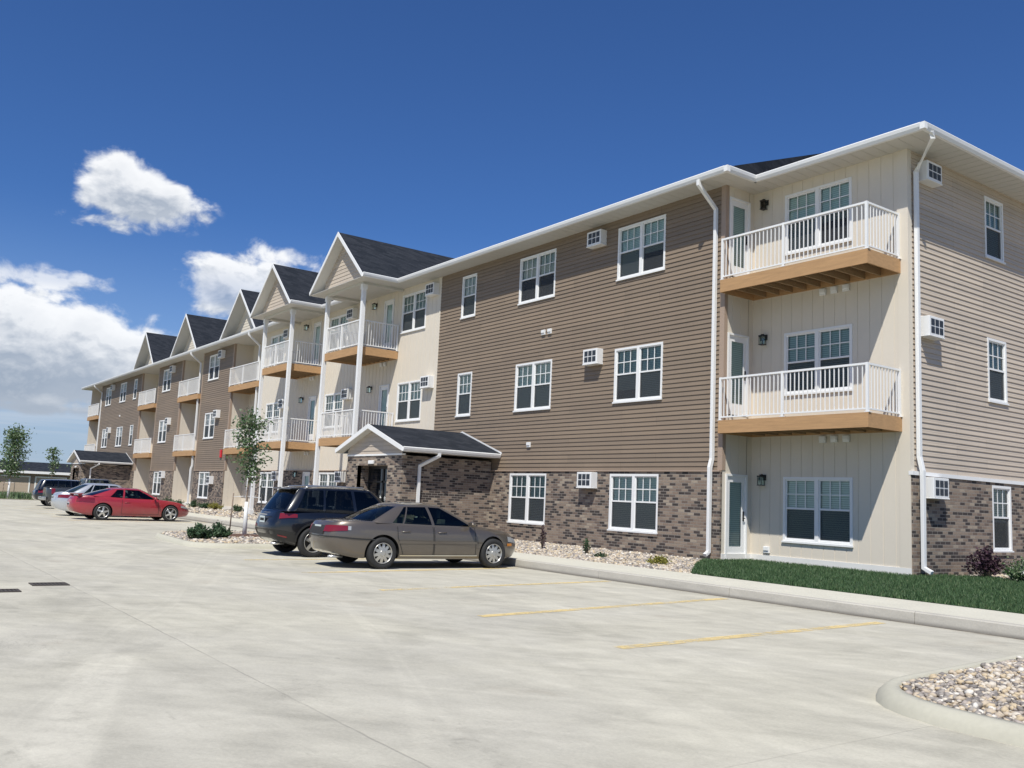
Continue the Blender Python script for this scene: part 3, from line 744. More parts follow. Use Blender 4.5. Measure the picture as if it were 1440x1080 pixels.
# right bay: door wall faces +x, back wall faces -y
def bay(x0, x1, door_left=True, open_right=False, full=True):
    wl = Wall((x0, 0, 0), (0, 1, 0), (1, 0, 0)); wr = Wall((x1, 0, 0), (0, 1, 0), (-1, 0, 0))
    zb = Z0 + .14
    xc = x0 + (x1 - x0) * (.455 if door_left else .545)
    hs = [hole(xc, l) for l in range(3)]
    g = MB(); boards(g, wR, x0, x1, zb, EZ + .03, hs); g.build('panel_wall', cream, BLD)
    dy = FY + .52; dh = [(dy - .39, dy + .39, Z0 + ST * l, Z0 + ST * l + 2.07) for l in range(3)]
    g = MB(); boards(g, wl, FY, RY, zb, EZ + .03, dh if door_left else []); g.build('panel_wall', cream, BLD)
    if not open_right: g = MB(); boards(g, wr, FY, RY, zb, EZ + .03, [] if door_left else dh); g.build('panel_wall', cream, BLD)
    g = MB(); g.box(x0, x1 + (.02 if open_right else 0), RY - .03, RY + .02, Z0 - .1, zb); g.box(x0 - .02, x0 + .03, FY, RY - .03, Z0 - .1, zb)
    g.build('foundation', foundm, BLD)
    for l in range(3):
        P_dbl.at(BLD, (xc, RY, LV[l]))
        if door_left: P_door.at(BLD, (x0, dy, Z0 + ST * l + .01), R(90))
        else: P_door.at(BLD, (x1, dy, Z0 + ST * l + .01), R(-90))
        P_lamp.at(BLD, (x0 + .42 if door_left else x1 - .42, RY - .014, Z0 + ST * l + 1.93))
        if l: balcony(x0 + .02, x1 - (.16 if open_right else .02), FY - .2, RY - .005, Z0 + ST * l - .165, not door_left and x0 < -86, open_right)
bay(XR0, XR1, True, True)
for z in (3.03, 6.575):
    for x in (-13.03, -12.72, -12.40): P_vent.at(BLD, (x, RY - .014, z))
P_vent.at(BLD, (-14.62, RY - .014, .36))
# right side wall (faces +x)
wS = Wall((XR1, 0, 0), (0, 1, 0), (1, 0, 0)); YE = 34.0
sh = [(22.42 - .45, 22.42 + .45, LV[l] + .01, LV[l] + WH - .01) for l in range(3)] + [(29.42 - .45, 29.42 + .45, LV[l] + .01, LV[l] + WH - .01) for l in range(3)]
g = MB(); laps(g, wS, RY, YE, BT + .09, EZ + .03, sh); g.build('siding_wall', beige, BLD)
g = MB(); flat(g, wS, RY, YE, Z0 - .12, BT, sh, .055); flat(g, Wall((0, RY, 0), (1, 0, 0), (0, -1, 0)), XR1, XR1 + .055, Z0 - .12, BT, (), 0)
for h in sh:
    if h[2] < 2: g.box(XR1 + .05, XR1 + .09, h[0] - .03, h[1] + .03, h[2] - .10, h[2] - .025)
g.build('brick_wall', brick, BLD)
g = MB(); g.box(XR1 - .02, XR1 + .085, RY - .03, YE, BT + .001, BT + .085); g.build('ledge_trim', white, BLD)
for l in range(3):
    P_sgl.at(BLD, (XR1 + (.03 if l == 0 else 0), 22.42, LV[l]), R(90)); P_sgl.at(BLD, (XR1 + (.03 if l == 0 else 0), 29.42, LV[l]), R(90))
    P_ac.at(BLD, (XR1 + (.05 if l == 0 else 0), 19.27, (1.83, 5.40, 8.98)[l]), R(90))
g = MB(); g.box(XR1 - .24, XR1 + .022, RY - .024, RY - .001, Z0 + .14, EZ + .02); g.box(XR1 + .001, XR1 + .022, RY, RY + .13, BT + .09, EZ + .02)
g.build('corner_trim', cream, BLD)
# back and far walls so the block is closed
g = MB()
g.quad((XR1, YE, 0), (-89.15, YE, 0), (-89.15, YE, EZ), (XR1, YE, EZ)); g.quad((-89.15, RY, 0), (-89.15, YE, 0), (-89.15, YE, EZ), (-89.15, RY, EZ)); g.build('siding_wall', brown, BLD)

# ---- cream centre section with brick base
cw = [-30.92, -37.72, -44.95]; cd = [-32.98, -40.05]
ch = [hole(x, l) for x in cw for l in range(3)]
dd = [(x - .39, x + .39, Z0 + ST * l, Z0 + ST * l + 2.07) for x in cd for l in range(3)]
g = MB(); boards(g, wF, XC0, XC1, BT + .02, EZ + .03, ch + dd); g.build('panel_wall', cream, BLD)
g = MB(); flat(g, wF, XC0, XC1, Z0 - .1, BT, [q for q in ch + dd if q[2] < 2], .05); g.box(XC0, XC1, FY - .08, FY - .002, BT + .001, BT + .035, 1); g.build('brick_wall', [brick, tan], BLD)
for x in cw:
    for l in range(3):
        P_dbl.at(BLD, (x, FY - (.03 if l == 0 else 0), LV[l]))
        P_ac.at(BLD, (x + 1.5, FY - (.05 if l == 0 else 0), (1.83, 5.42, 8.98)[l]))
for x in cd:
    for l in range(3):
        P_door.at(BLD, (x, FY - (.03 if l == 0 else 0), Z0 + ST * l + .01)); P_lamp.at(BLD, (x - 1.15, FY - .014 - (.05 if l == 0 else 0), Z0 + ST * l + 1.93))
        if l:
            for k in (-.75, -.45): P_vent.at(BLD, (x + k + .4, FY - .014, Z0 + ST * l - .68))
# inside corner trim between cream and brown
g = MB(); g.box(XC1 - .05, XC1 + .05, FY - .024, FY - .001, BT + .04, EZ + .02); g.build('corner_trim', cream, BLD)
g = MB(); g.box(XC0 - .022, XC0, FY - .024, FY + .12, Z0, EZ + .02); g.build('corner_trim', white, BLD)

# ---- left half: bays and brown sections
BAYS = [(-51.55, -46.9), (-61.45, -57.1), (-71.6, -67.1)]
for a, b in BAYS: bay(a, b, False)
brown_section(-57.1, -51.55, [(-54.95, 1.9, (0, 1, 2))])
brown_section(-67.1, -61.45, [(-64.95, 1.9, (0, 1, 2))])
brown_section(-85.0, -71.6, [(-73.5, .92, (1, 2)), (-77.3, 1.9, (0, 1, 2)), (-82.3, 1.9, (0, 1, 2))])
for x, z in ((-53.45, 1.55), (-53.45, 5.42), (-53.45, 8.98), (-63.45, 1.83), (-63.45, 5.42), (-63.45, 8.98), (-80.6, 1.83), (-80.6, 5.42), (-80.6, 8.98)):
    P_ac.at(BLD, (x, FY - (.07 if z < 2 else 0), z))
P_vent.at(BLD, (-77.6, FY - .015, 6.6))
for x in (-51.55, -61.45, -71.6): corner(x, FY, -1, BT + .04, EZ, tan, .12, .1) if x != -71.6 else corner(-71.6, FY, -1, BT + .04, EZ, tan, .12, .1)
for x in (-57.1, -67.1): corner(x, FY, 1, BT + .04, EZ, tan, .12, .1)
corner(-85.0, FY, 1, BT + .04, EZ, tan, .12, .1)
bay(-89.15, -85.0, False)
g = MB(); g.box(-52.42, -52.18, FY - .10, FY - .015, 3.05, 3.50); g.build('fire_alarm', redp, BLD, bevel=.02)

# ---- eaves, soffits, gutters, roof --------------------------------
GT = .15
def eave_run(p0, p1, nrm, z=EZ, h=GT):
    """white gutter/fascia between two points; nrm points outward"""
    a = Vector(p0); b = Vector(p1); n = Vector(nrm)
    prof = [(0, 0), (.0, h), (.10, h + .012), (.115, h - .01), (.10, h * .45), (.065, 0)]
    A = [(a.x + n.x * o, a.y + n.y * o, z + q) for o, q in prof]; B = [(b.x + n.x * o, b.y + n.y * o, z + q) for o, q in prof]
    return A, B
EY = 16.78; EYB = 17.86; EXR = -10.10; EXL = -90.0; SX = -14.56     # eave lines
g = MB()
for p0, p1, n in (((SX, EY), (-31.25, EY), (0, -1)), ((-35.95, EY), (-38.2, EY), (0, -1)), ((-43.0, EY), (EXL, EY), (0, -1)), ((SX, EY), (SX, EYB), (1, 0)), ((EXR, EYB), (SX, EYB), (0, -1)), ((EXR, EYB), (EXR, YE), (1, 0)), ((EXL, EY), (EXL, YE), (-1, 0))):
    A, B = eave_run(p0, p1, n); g.prism(A, B)
g.box(SX - .0, SX + .115, EY - .115, EY, EZ + .001, EZ + GT); g.box(EXR, EXR + .115, EYB - .115, EYB, EZ + .001, EZ + GT)
g.build('gutter', white, BLD)
g = MB()
def sof(x0, x1, y0, y1):     # ribbed soffit
    g.box(x0, x1, y0, y1, EZ, EZ + .012)
sof(XC0 - .0, SX, EY, FY + .0); sof(EXL, XC0, EY, FY)
for a, b in BAYS + [(-89.15, -85.0)]: g.box(a, b, FY, RY, EZ + .001, EZ + .012)
g.box(XR0 - .0, SX, FY, EYB, EZ + .001, EZ + .013); g.box(XR0, EXR, EYB, RY, EZ + .001, EZ + .013); g.box(XR1, EXR, RY, YE, EZ + .001, EZ + .013)
x = SX - .3
while x > EXL: g.box(x, x + .012, EY + .01, FY, EZ - .006, EZ - .0005, 1); x -= .3 if x > -40 else 1.2
y = RY + .3
while y < YE: g.box(XR1 + .01, EXR, y, y + .012, EZ - .006, EZ - .0002, 1); y += .3
x = EXR - .3
while x > XR0: g.box(x, x + .012, EYB + .01, RY, EZ - .006, EZ - .0002, 1); x -= .3
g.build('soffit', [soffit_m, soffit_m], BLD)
SL = .36; zr = EZ + GT
def rz(y, e): return zr + SL * (y - e)
YM = 26.2
g = MB()
# bay / right end hip
g.poly([(EXR, EYB, zr), (SX, EYB, zr), (SX, YM, rz(YM, EYB)), (EXR - (YM - EYB), YM, rz(YM, EYB))][::-1]) if False else None
xh = EXR - (YM - EYB)
g.poly([(SX, EYB, zr), (EXR, EYB, zr), (xh, YM, rz(YM, EYB)), (SX, YM - (xh - SX) * -1 if False else YM, rz(YM, EYB))]) if xh > SX else g.poly([(SX, EYB, zr), (EXR, EYB, zr), (SX, EYB + (EXR - SX), rz(EYB + (EXR - SX), EYB))])
g.poly([(EXR, EYB, zr), (EXR, YE, zr), (xh, YM, rz(YM, EYB))])
# main plane
TOP = rz(YM, EY)
g.poly([(EXL, EY, zr + .004), (SX, EY, zr + .004), (SX, YM - 1, rz(YM - 1, EY)), (SX - 4, YM, TOP), (EXL + 8, YM, TOP)])
g.poly([(SX, EY, zr + .002), (SX, EYB, zr + .002), (SX, YM - 1, rz(YM - 1, EYB)), (SX, YM - 1, rz(YM - 1, EY))])
g.poly([(EXL, EY, zr + .004), (EXL + 8, YM, TOP), (EXL, YE, zr + .004)])
g.poly([(EXL, YE, zr), (EXL + 8, YM, TOP), (SX - 4, YM, TOP), (EXR, YE, zr)])
g.build('roof', shingle, BLD)

def gable(xc, hw, yf, z_eave, z_top, wall_y, wall_hw, wall_z, name='gable', back=None, eaves=True, th=.16):
    """cross gable: shingled planes running back to the main roof, white rake boards, sloped soffit, sided gable wall"""
    s = (z_top - z_eave) / hw
    yb_top = EY + (z_top - zr) / SL + .2; yb_eave = EY + max(0, (z_eave - zr)) / SL + .1
    if back: yb_top = yb_eave = back
    g = MB()
    for sg in (-1, 1):
        a = (xc + sg * hw, yf, z_eave); b = (xc, yf, z_top); c = (xc, yb_top, z_top); d = (xc + sg * hw, yb_eave, z_eave)
        g.poly([a, d, c, b] if sg < 0 else [a, b, c, d])
    r = g.build(name, shingle, BLD); WORLD[r.name] = BLDO
    # rake boards
    g = MB()
    for sg in (-1, 1):
        A = [(xc + sg * hw, yf, z_eave + .006), (xc + sg * hw, yf, z_eave - th), (xc, yf, z_top - th * 1.05), (xc, yf, z_top + .012)]
        g.prism([(p[0], p[1] - .03, p[2]) for p in A], [(p[0], p[1] + .001, p[2]) for p in A])
    g.build('rake_board', white, r)
    g = MB(); q = th - .03
    for sg in (-1, 1):
        g.poly([(xc + sg * hw, yf + .002, z_eave - q), (xc, yf + .002, z_top - q), (xc, wall_y + .1, z_top - q), (xc + sg * hw, wall_y + .1, z_eave - q)])
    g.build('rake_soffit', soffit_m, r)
    # gable wall with laps clipped to the triangle
    g = MB(); z = wall_z; ex = .155; ztw = z_top - q
    while z < ztw - .05:
        zn = min(z + ex, ztw - .01)
        h0 = min(wall_hw, (ztw - z) / s); h1 = min(wall_hw, (ztw - zn) / s)
        g.quad((xc - h0, wall_y - .016, z), (xc + h0, wall_y - .016, z), (xc + h1, wall_y, zn), (xc - h1, wall_y, zn))
        g.quad((xc - h0, wall_y, z), (xc + h0, wall_y, z), (xc + h0, wall_y - .016, z), (xc - h0, wall_y - .016, z)); z = zn
    g.build('gable_wall', beige if wall_y < 17 and back is None else cream, r)
    return r
# ---- porches: posts, beam, ceiling, gable
for xc, xa, xb in ((-33.55, -35.2, -31.92), (-40.6, -42.25, -38.95)):
    hw = 2.42; yf = 15.2; ze = EZ + GT
    r = gable(xc, hw, yf, ze, 11.88, 15.62, hw - .55, EZ + .06, 'porch_roof')
    for sg in (-1, 1):
        g = MB(); A, B = eave_run((xc + sg * hw, yf), (xc + sg * hw, EY), (sg, 0)); g.prism(A, B); g.build('gutter', white, r)
    g = MB(); g.box(xc - hw, xc + hw, yf + .02, EY, EZ - .002, EZ + .012); g.box(xa - .06, xb + .06, 15.62, 15.78, EZ - .10, EZ - .003)
    for sx in (xa - .06, xb - .06): g.box(sx, sx + .14, 15.78, FY - .01, EZ - .10, EZ - .003)
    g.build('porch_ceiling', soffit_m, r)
    for px in (xa, xb):
        g = MB(); g.box(px - .075, px + .075, 15.63, 15.78, Z0, EZ - .1); g.box(px - .10, px + .10, 15.60, 15.81, Z0, Z0 + .22); g.box(px - .10, px + .10, 15.60, 15.81, EZ - .3, EZ - .101)
        g.build('porch_post', white, BLD)
    for l in (1, 2): balcony(xa + .09, xb - .09, 15.68, FY - .02, Z0 + ST * l - .165, True, True)
# ---- dormers over the left bays
for xc, hw in ((-49.3, 2.85), (-59.3, 2.8), (-69.0, 2.75)):
    gable(xc, hw, EY - .06, EZ + GT + .02, 12.35, EY + .62, hw - .1, EZ + GT + .02, 'dormer')
# ---- downspouts
def spout(x, y_eave, y_wall, out=.09, ztop=EZ + .02):
    downspout([(x, y_eave - .06, ztop), (x, y_eave - .06, ztop - .12), (x, y_wall - .07, ztop - .62), (x, y_wall - .07, BT + .32), (x, y_wall - .14, BT + .1), (x, y_wall - .14, Z0 + .16), (x, y_wall - .27, Z0 + .08)])
spout(-15.42, EY, FY)
for x in (-47.35, -57.45, -84.7): spout(x, EY, FY)
downspout([(EXR + .06, EYB + .25, EZ + .02), (EXR + .06, EYB + .3, EZ - .10), (XR1 + .09, RY + .22, EZ - .50), (XR1 + .09, RY + .22, BT + .40), (XR1 + .16, RY + .22, BT + .1), (XR1 + .16, RY + .22, Z0 + .16), (XR1 + .34, RY + .22, Z0 + .07)])

# ---- brick entrance vestibules
def entrance(xc, sgn=1):
    w = 1.92; yf = 14.02; zt = 2.62; hw = 2.33; ze = 2.86; ztop = 3.64
    wf = Wall((0, yf, 0), (1, 0, 0), (0, -1, 0))
    g = MB(); hx = xc - .62; door = (xc - 1.12, xc + .98, Z0 - .05, 2.30)
    flat(g, wf, xc - w, xc + w, Z0 - .1, zt, [door], 0)
    # deep reveal
    a, b, c, d = door
    g.quad((a, yf, c), (a, yf + .5, c), (a, yf + .5, d), (a, yf, d)); g.quad((b, yf + .5, c), (b, yf, c), (b, yf, d), (b, yf + .5, d)); g.quad((a, yf, d), (a, yf + .5, d), (b, yf + .5, d), (b, yf, d))
    for sx, n in ((xc - w, -1), (xc + w, 1)):
        ww = Wall((sx, 0, 0), (0, 1, 0), (n, 0, 0)); flat(g, ww, yf, FY - .05, Z0 - .1, zt, (), 0)
    r = g.build('entrance_porch', brick, BLD); WORLD[r.name] = BLDO
    g = MB(); y = yf + .42
    g.box(a, a + .07, y, y + .06, c, d); g.box(b - .07, b, y, y + .06, c, d); g.box(a + .07, b - .07, y, y + .06, d - .09, d); xm = (a + b) / 2
    g.box(xm - .05, xm + .05, y, y + .06, c, d - .09); g.box(a + .07, b - .07, y, y + .06, c, c + .3); g.box(a + .07, b - .07, y, y + .06, d - .55, d - .49)
    for q in (-1, 1): g.tube([(xm + q * .1, y - .05, 1.1), (xm + q * .1, y - .05, 1.5)], .013)
    g.quad((a + .05, y + .03, c), (b - .05, y + .03, c), (b - .05, y + .03, d), (a + .05, y + .03, d), 1)
    g.build('entrance_door', [black, glassdoor], r)
    g = MB(); g.box(xm - .16, xm + .16, yf - .09, yf - .001, d + .04, d + .16); g.build('wall_lamp', white, r, bevel=.02)
    # roof
    s = (ztop - ze) / hw; g = MB(); y0 = 13.76
    for sg in (-1, 1):
        A = [(xc, y0, ztop), (xc + sg * hw, y0, ze), (xc + sg * hw, y0, ze - .02), (xc, y0, ztop - .02)]
        g.prism(A, [(p[0], FY - .02, p[2]) for p in A])
    g.build('entrance_roof', shingle, r)
    g = MB()
    for sg in (-1, 1):
        A = [(xc + sg * (hw + .02), y0, ze + .005), (xc + sg * (hw + .02), y0, ze - .135), (xc, y0, ztop - .14), (xc, y0, ztop + .012)]
        g.prism([(p[0], p[1] - .03, p[2]) for p in A], [(p[0], p[1] + .001, p[2]) for p in A])
        P_, Q_ = eave_run((xc + sg * hw, y0 + .002), (xc + sg * hw, FY - .03), (sg, 0), ze - .14, .13); g.prism(P_, Q_)
        # white flashing where the roof meets the wall
        A = [(xc, FY - .03, ztop + .05), (xc, FY - .03, ztop), (xc + sg * (hw + .12), FY - .03, ze), (xc + sg * (hw + .12), FY - .03, ze + .05)]
        g.prism(A, [(p[0], p[1] + .012, p[2]) for p in A])
    g.build('rake_board', white, r)
    g = MB(); g.box(xc - hw, xc + hw, yf, FY - .03, ze - .14, ze - .13)
    for sg in (-1, 1): g.poly([(xc, y0 + .002, ztop - .13), (xc + sg * hw, y0 + .002, ze - .13), (xc + sg * hw, yf + .02, ze - .13), (xc, yf + .02, ztop - .13)])
    g.build('rake_soffit', soffit_m, r)
    g = MB(); z = zt; zw = ztop - .13
    while z < zw - .03:
        zn = min(z + .155, zw - .01); h0 = min(w, (zw - z) / s); h1 = min(w, (zw - zn) / s)
        g.quad((xc - h0, yf - .020, z), (xc + h0, yf - .020, z), (xc + h1, yf - .004, zn), (xc - h1, yf - .004, zn)); z = zn
    g.box(xc - w - .01, xc + w + .01, yf - .03, yf + .1, zt - .005, zt + .05, 1)
    g.build('gable_wall', [beige, white], r)
    g = MB(); x = xc + w; e = xc + hw + .05; yy = yf + 1.05
    g.tube([(e, yy, ze - .13), (e, yy, ze - .22), (x + .06, yy - .45, ze - .55), (x + .06, yy - .45, Z0 + .2), (x + .22, yy - .45, Z0 + .08)], 0, rect=(.10, .08, (1, 0, 0)))
    g.build('downspout', white, r)
entrance(-26.96)
entrance(-74.45)

# ================================================================== VEHICLES
def interp(xs, ys, x):
    """smooth monotone-ish interpolation through points"""
    return float(np.interp(x, xs, ys))
def smoothcurve(pts, n=3):
    xs = np.array([p[0] for p in pts], float); ys = np.array([p[1] for p in pts], float)
    X = np.linspace(xs[0], xs[-1], 160); Y = np.interp(X, xs, ys)
    k = np.ones(9) / 9
    for _ in range(n):
        Y2 = np.convolve(np.pad(Y, 4, mode='edge'), k, 'valid'); Y2[0], Y2[-1] = Y[0], Y[-1]; Y = Y2
    return X, Y
class Car:
    """x forward, y left, origin on the ground at mid-length"""
    def __init__(s, name, label, loc, rz, paint, L, Wd, top, bottom, axles, wr, gh, nf=3.2, nr=4.2, endf=None, endr=None, lower=None, cat='car', group=None, glass_m=None):
        s.L, s.W = L, Wd / 2; s.paint = paint; s.nf, s.nr = nf, nr; s.axles = axles; s.wr = wr
        s.tx, s.ty = smoothcurve(top); s.bx, s.by = smoothcurve(bottom, 1)
        s.endf = endf or [(0, .10), (.3, .0), (.55, 0), (.8, .06), (1, .22)]
        s.endr = endr or [(0, .10), (.3, .0), (.6, 0), (.85, .05), (1, .12)]
        s.sec = [(0, .90), (.06, .945), (.18, .975), (.38, .995), (.55, 1.0), (.70, .99), (.84, .972), (.93, .945), (.975, .92), (1, .895)]
        s.t = thing(name, label, cat, (0, 0, 0), 0, group); s.gm = glass_m or carglass
        s.lower = lower
        s.body(); s.greenhouse(gh)
        s.loc = loc; s.rz = rz
    def done(s, k=.868): s.t.location = s.loc; s.t.rotation_euler = (0, 0, s.rz); s.t.scale = (k, k, k)
    def plan(s, th):
        c, q = math.cos(th), math.sin(th); n = s.nf if c > 0 else s.nr
        return (math.copysign(abs(c) ** (2 / n), c) * s.L / 2, math.copysign(abs(q) ** (2 / n), q) * s.W)
    def zt(s, x): return float(np.interp(x, s.tx, s.ty))
    def zb(s, x): return float(np.interp(x, s.bx, s.by))
    def surf(s, th, v, off=0):
        x, y = s.plan(th); f = float(np.interp(v, [a for a, b in s.sec], [b for a, b in s.sec]))
        z = s.zb(x) + v * (s.zt(x) - s.zb(x))
        e = s.endf if x > 0 else s.endr
        sh = float(np.interp(v, [a for a, b in e], [b for a, b in e])); w = (abs(x) / (s.L / 2)) ** 8
        r = abs(y) / s.W
        xx = x - math.copysign(sh * w, x); yy = y * f
        # soft outward normal in plan
        if off:
            x1, y1 = s.plan(th + .004); x0, y0 = s.plan(th - .004); tx, ty = x1 - x0, y1 - y0; l = math.hypot(tx, ty) or 1
            xx += ty / l * off; yy -= tx / l * off
        return (xx, yy, z)
    def th(s, x, side):     # theta for a plan x
        n = s.nf if x > 0 else s.nr; c = math.copysign(min(1, abs(x) / (s.L / 2)) ** (n / 2), x)
        a = math.acos(c); return a if side > 0 else -a
    def vz(s, x, z): return (z - s.zb(x)) / (s.zt(x) - s.zb(x))
    def body(s):
        xs = np.concatenate([np.linspace(-1, -.9, 7)[:-1], np.linspace(-.9, .9, 45), np.linspace(.9, 1, 7)[1:]]) * s.L / 2
        ths = [s.th(x, 1) for x in xs[::-1]]
        ths[0] = 0; ths[-1] = math.pi
        for add in (.12, .3, .5): ths += [add * ths[1], math.pi - add * (math.pi - sorted(ths)[-2])]
        ths = sorted(set(ths)); full = ths + [-t for t in ths[-2:0:-1]]
        vs = [0, .03, .06, .12, .2, .3, .42, .55, .65, .74, .82, .88, .93, .965, .985, 1]
        rows = []
        for k in (0.02, .5): 
            rows.append([(lambda p: (p[0] if k > .1 else p[0], p[1] * k, p[2]))(s.surf(t, 0)) for t in full])
        for v in vs: rows.append([s.surf(t, v) for t in full])
        for k in (.93, .8, .6, .4, .2, 0.02):
            r = []
            for t in full:
                p = s.surf(t, 1); r.append((p[0], p[1] * k, p[2] + .030 * (1 - k ** 2) * min(1, (1 - (abs(p[0]) / (s.L / 2)) ** 6) + .15)))
            rows.append(r)
        bm = bmesh.new(); VV = [[bm.verts.new(p) for p in r] for r in rows]; n = len(full)
        for i in range(len(rows) - 1):
            for j in range(n):
                q = (VV[i][j], VV[i][(j + 1) % n], VV[i + 1][(j + 1) % n], VV[i + 1][j]); f = bm.faces.new(q); f.smooth = True
        bm.faces.new(VV[0][::-1]); bm.faces.new(VV[-1])
        bmesh.ops.remove_doubles(bm, verts=bm.verts, dist=.0004); bmesh.ops.recalc_face_normals(bm, faces=bm.faces)
        me = bpy.data.meshes.new('body'); bm.to_mesh(me); bm.free()
        me.materials.append(s.paint); me.materials.append(black)
        ob = bpy.data.objects.new('body', me); COL.objects.link(ob)
        cut = bmesh.new()
        for ax in s.axles:
            for sd in (1, -1):
                mtx = Matrix.Translation((ax, sd * (s.W - .04), s.wr - .0)) @ Matrix.Rotation(R(90), 4, 'X')
                bmesh.ops.create_cone(cut, cap_ends=True, segments=40, radius1=s.wr * 1.17, radius2=s.wr * 1.17, depth=.52, matrix=mtx)
        cm = bpy.data.meshes.new('c'); cut.to_mesh(cm); cut.free(); cm.materials.append(s.paint); cm.materials.append(black)
        for p in cm.polygons: p.material_index = 1
        co = bpy.data.objects.new('c', cm); COL.objects.link(co)
        md = ob.modifiers.new('b', 'BOOLEAN'); md.operation = 'DIFFERENCE'; md.object = co; md.solver = 'EXACT'
        bpy.context.view_layer.update()
        ev = ob.evaluated_get(bpy.context.evaluated_depsgraph_get()); nm = bpy.data.meshes.new_from_object(ev)
        ob.modifiers.clear(); ob.data = nm; nm.name = 'body'; bpy.data.objects.remove(co)
        for p in nm.polygons: p.use_smooth = p.material_index == 0
        try: nm.set_sharp_from_angle(angle=R(38))
        except Exception: pass
        ob.parent = s.t; s.ob = ob; WORLD[ob.name] = (0, 0, 0)
        if s.lower:
            g = MB()
            for a, b in zip(np.linspace(-.995, .995, 60)[:-1], np.linspace(-.995, .995, 60)[1:]):
                xa, xb = a * s.L / 2, b * s.L / 2
                if any(abs((xa + xb) / 2 - ax) < s.wr * 1.15 for ax in s.axles): continue
                for sd in (1, -1):
                    g.grid([[s.surf(s.th(x, sd), v, .006) for x in (xa, xb)] for v in (0, .1, .2, s.lower)])
            g.build('cladding', black, s.t)
            for ax in s.axles:
                for sd in (1, -1):
                    g = MB(); P = []
                    for k in range(21):
                        a = math.pi * k / 20; row = []
                        for r_ in (1.16, 1.30):
                            x = ax + math.cos(a) * s.wr * r_; z = s.wr + math.sin(a) * s.wr * r_; z = max(z, s.zb(x) + .01)
                            row.append(s.surf(s.th(x, sd), max(0, s.vz(x, z)), .008))
                        P.append(row)
                    g.grid(P); g.build('wheel_arch_trim', black, s.t)
    def patch(s, name, m_, x0, x1, z0, z1, side, off=.004, nx=8, nz=5, fn=None, parent=None, z0b=None, z1b=None, flatmb=None):
        """surface patch on the side; x0..x1, z0..z1 (z0b, z1b at the x1 end)"""
        z0b = z0 if z0b is None else z0b; z1b = z1 if z1b is None else z1b
        P = []
        for i in range(nx + 1):
            u = i / nx; x = x0 + (x1 - x0) * u; row = []
            for j in range(nz + 1):
                w = j / nz; z = (z0 + (z0b - z0) * u) * (1 - w) + (z1 + (z1b - z1) * u) * w; xx = x
                if fn: xx, z = fn(x, z)
                row.append(s.surf(s.th(xx, side), s.vz(xx, z), off))
            P.append(row)
        g = flatmb or MB(); g.grid(P, flip=side > 0)
        if flatmb: return
        return g.build(name, m_, parent or s.t)
    def endpatch(s, name, m_, t0, t1, v0, v1, front, off=.006, nx=14, nz=4, parent=None, v0b=None, v1b=None):
        """wrap patch near an end; t measured in metres of x away from the end along the plan outline, signed by side"""
        P = []; v0b = v0 if v0b is None else v0b; v1b = v1 if v1b is None else v1b
        a0 = t0; a1 = t1
        for i in range(nx + 1):
            u = i / nx; th = a0 + (a1 - a0) * u; th2 = th if front else math.pi - th
            P.append([s.surf(th2, (v0 + (v0b - v0) * u) * (1 - j / nz) + (v1 + (v1b - v1) * u) * j / nz, off) for j in range(nz + 1)])
        g = MB(); g.grid(P); return g.build(name, m_, parent or s.t)
    def greenhouse(s, gh):
        """gh: list of pillars (xb, xt) from windscreen corner to rear corner, kinds between them; roof height, tumblehome"""
        zr, wb, wt, zroof_crown = gh['z'], gh['wb'] * s.W, gh['wt'] * s.W, gh.get('crown', .035)
        cols = []      # (xb, yb, xt, yt, kind of the cell that follows)
        F0, Fb = gh['front'], gh['rear']       # (xb centre, xb corner, xt centre, xt corner)
        nn = 8
        for i in range(nn + 1):
            u = i / nn
            cols.append((F0[0] + (F0[1] - F0[0]) * u ** 2.4, wb * u, F0[2] + (F0[3] - F0[2]) * u ** 2.4, wt * u * (1 if u < 1 else 1), 'windscreen'))
        cols[-1] = cols[-1][:4] + ('A',)
        for i in (nn - 1,): cols[i] = cols[i][:4] + ('A',)
        for xb, xt, kind in gh['side']:
            cols.append((xb, wb, xt, wt, kind))
        for i in range(nn, -1, -1):
            u = i / nn
            cols.append((Fb[0] + (Fb[1] - Fb[0]) * u ** 2.4, wb * u, Fb[2] + (Fb[3] - Fb[2]) * u ** 2.4, wt * u, 'rear_window' if i < nn else 'C'))
        ts = [0, .05, .12, .3, .5, .7, .86, .93, 1]
        def P(c, t, sd, ex=0):
            xb, yb, xt, yt, _ = c
            zb = s.zt(max(-s.L / 2 + .02, min(s.L / 2 - .02, xb))) - .012
            bul = 4 * t * (1 - t)
            y = yb + (yt - yb) * (t ** 1.25); x = xb + (xt - xb) * t
            side = abs(yb) / wb
            zt_ = zr(xt) if callable(zr) else zr
            zt_ += zroof_crown * (1 - side ** 2) * .5
            z = zb + (zt_ - zb) * (1 - (1 - t) ** (1.0 if side > .99 else 1.12))
            y += bul * .018 * side
            k = ex
            return (x, sd * (y + k * side), z + (k if t > .5 else 0) * .3)
        cells = {}
        def cell(name): return cells.setdefault(name, MB())
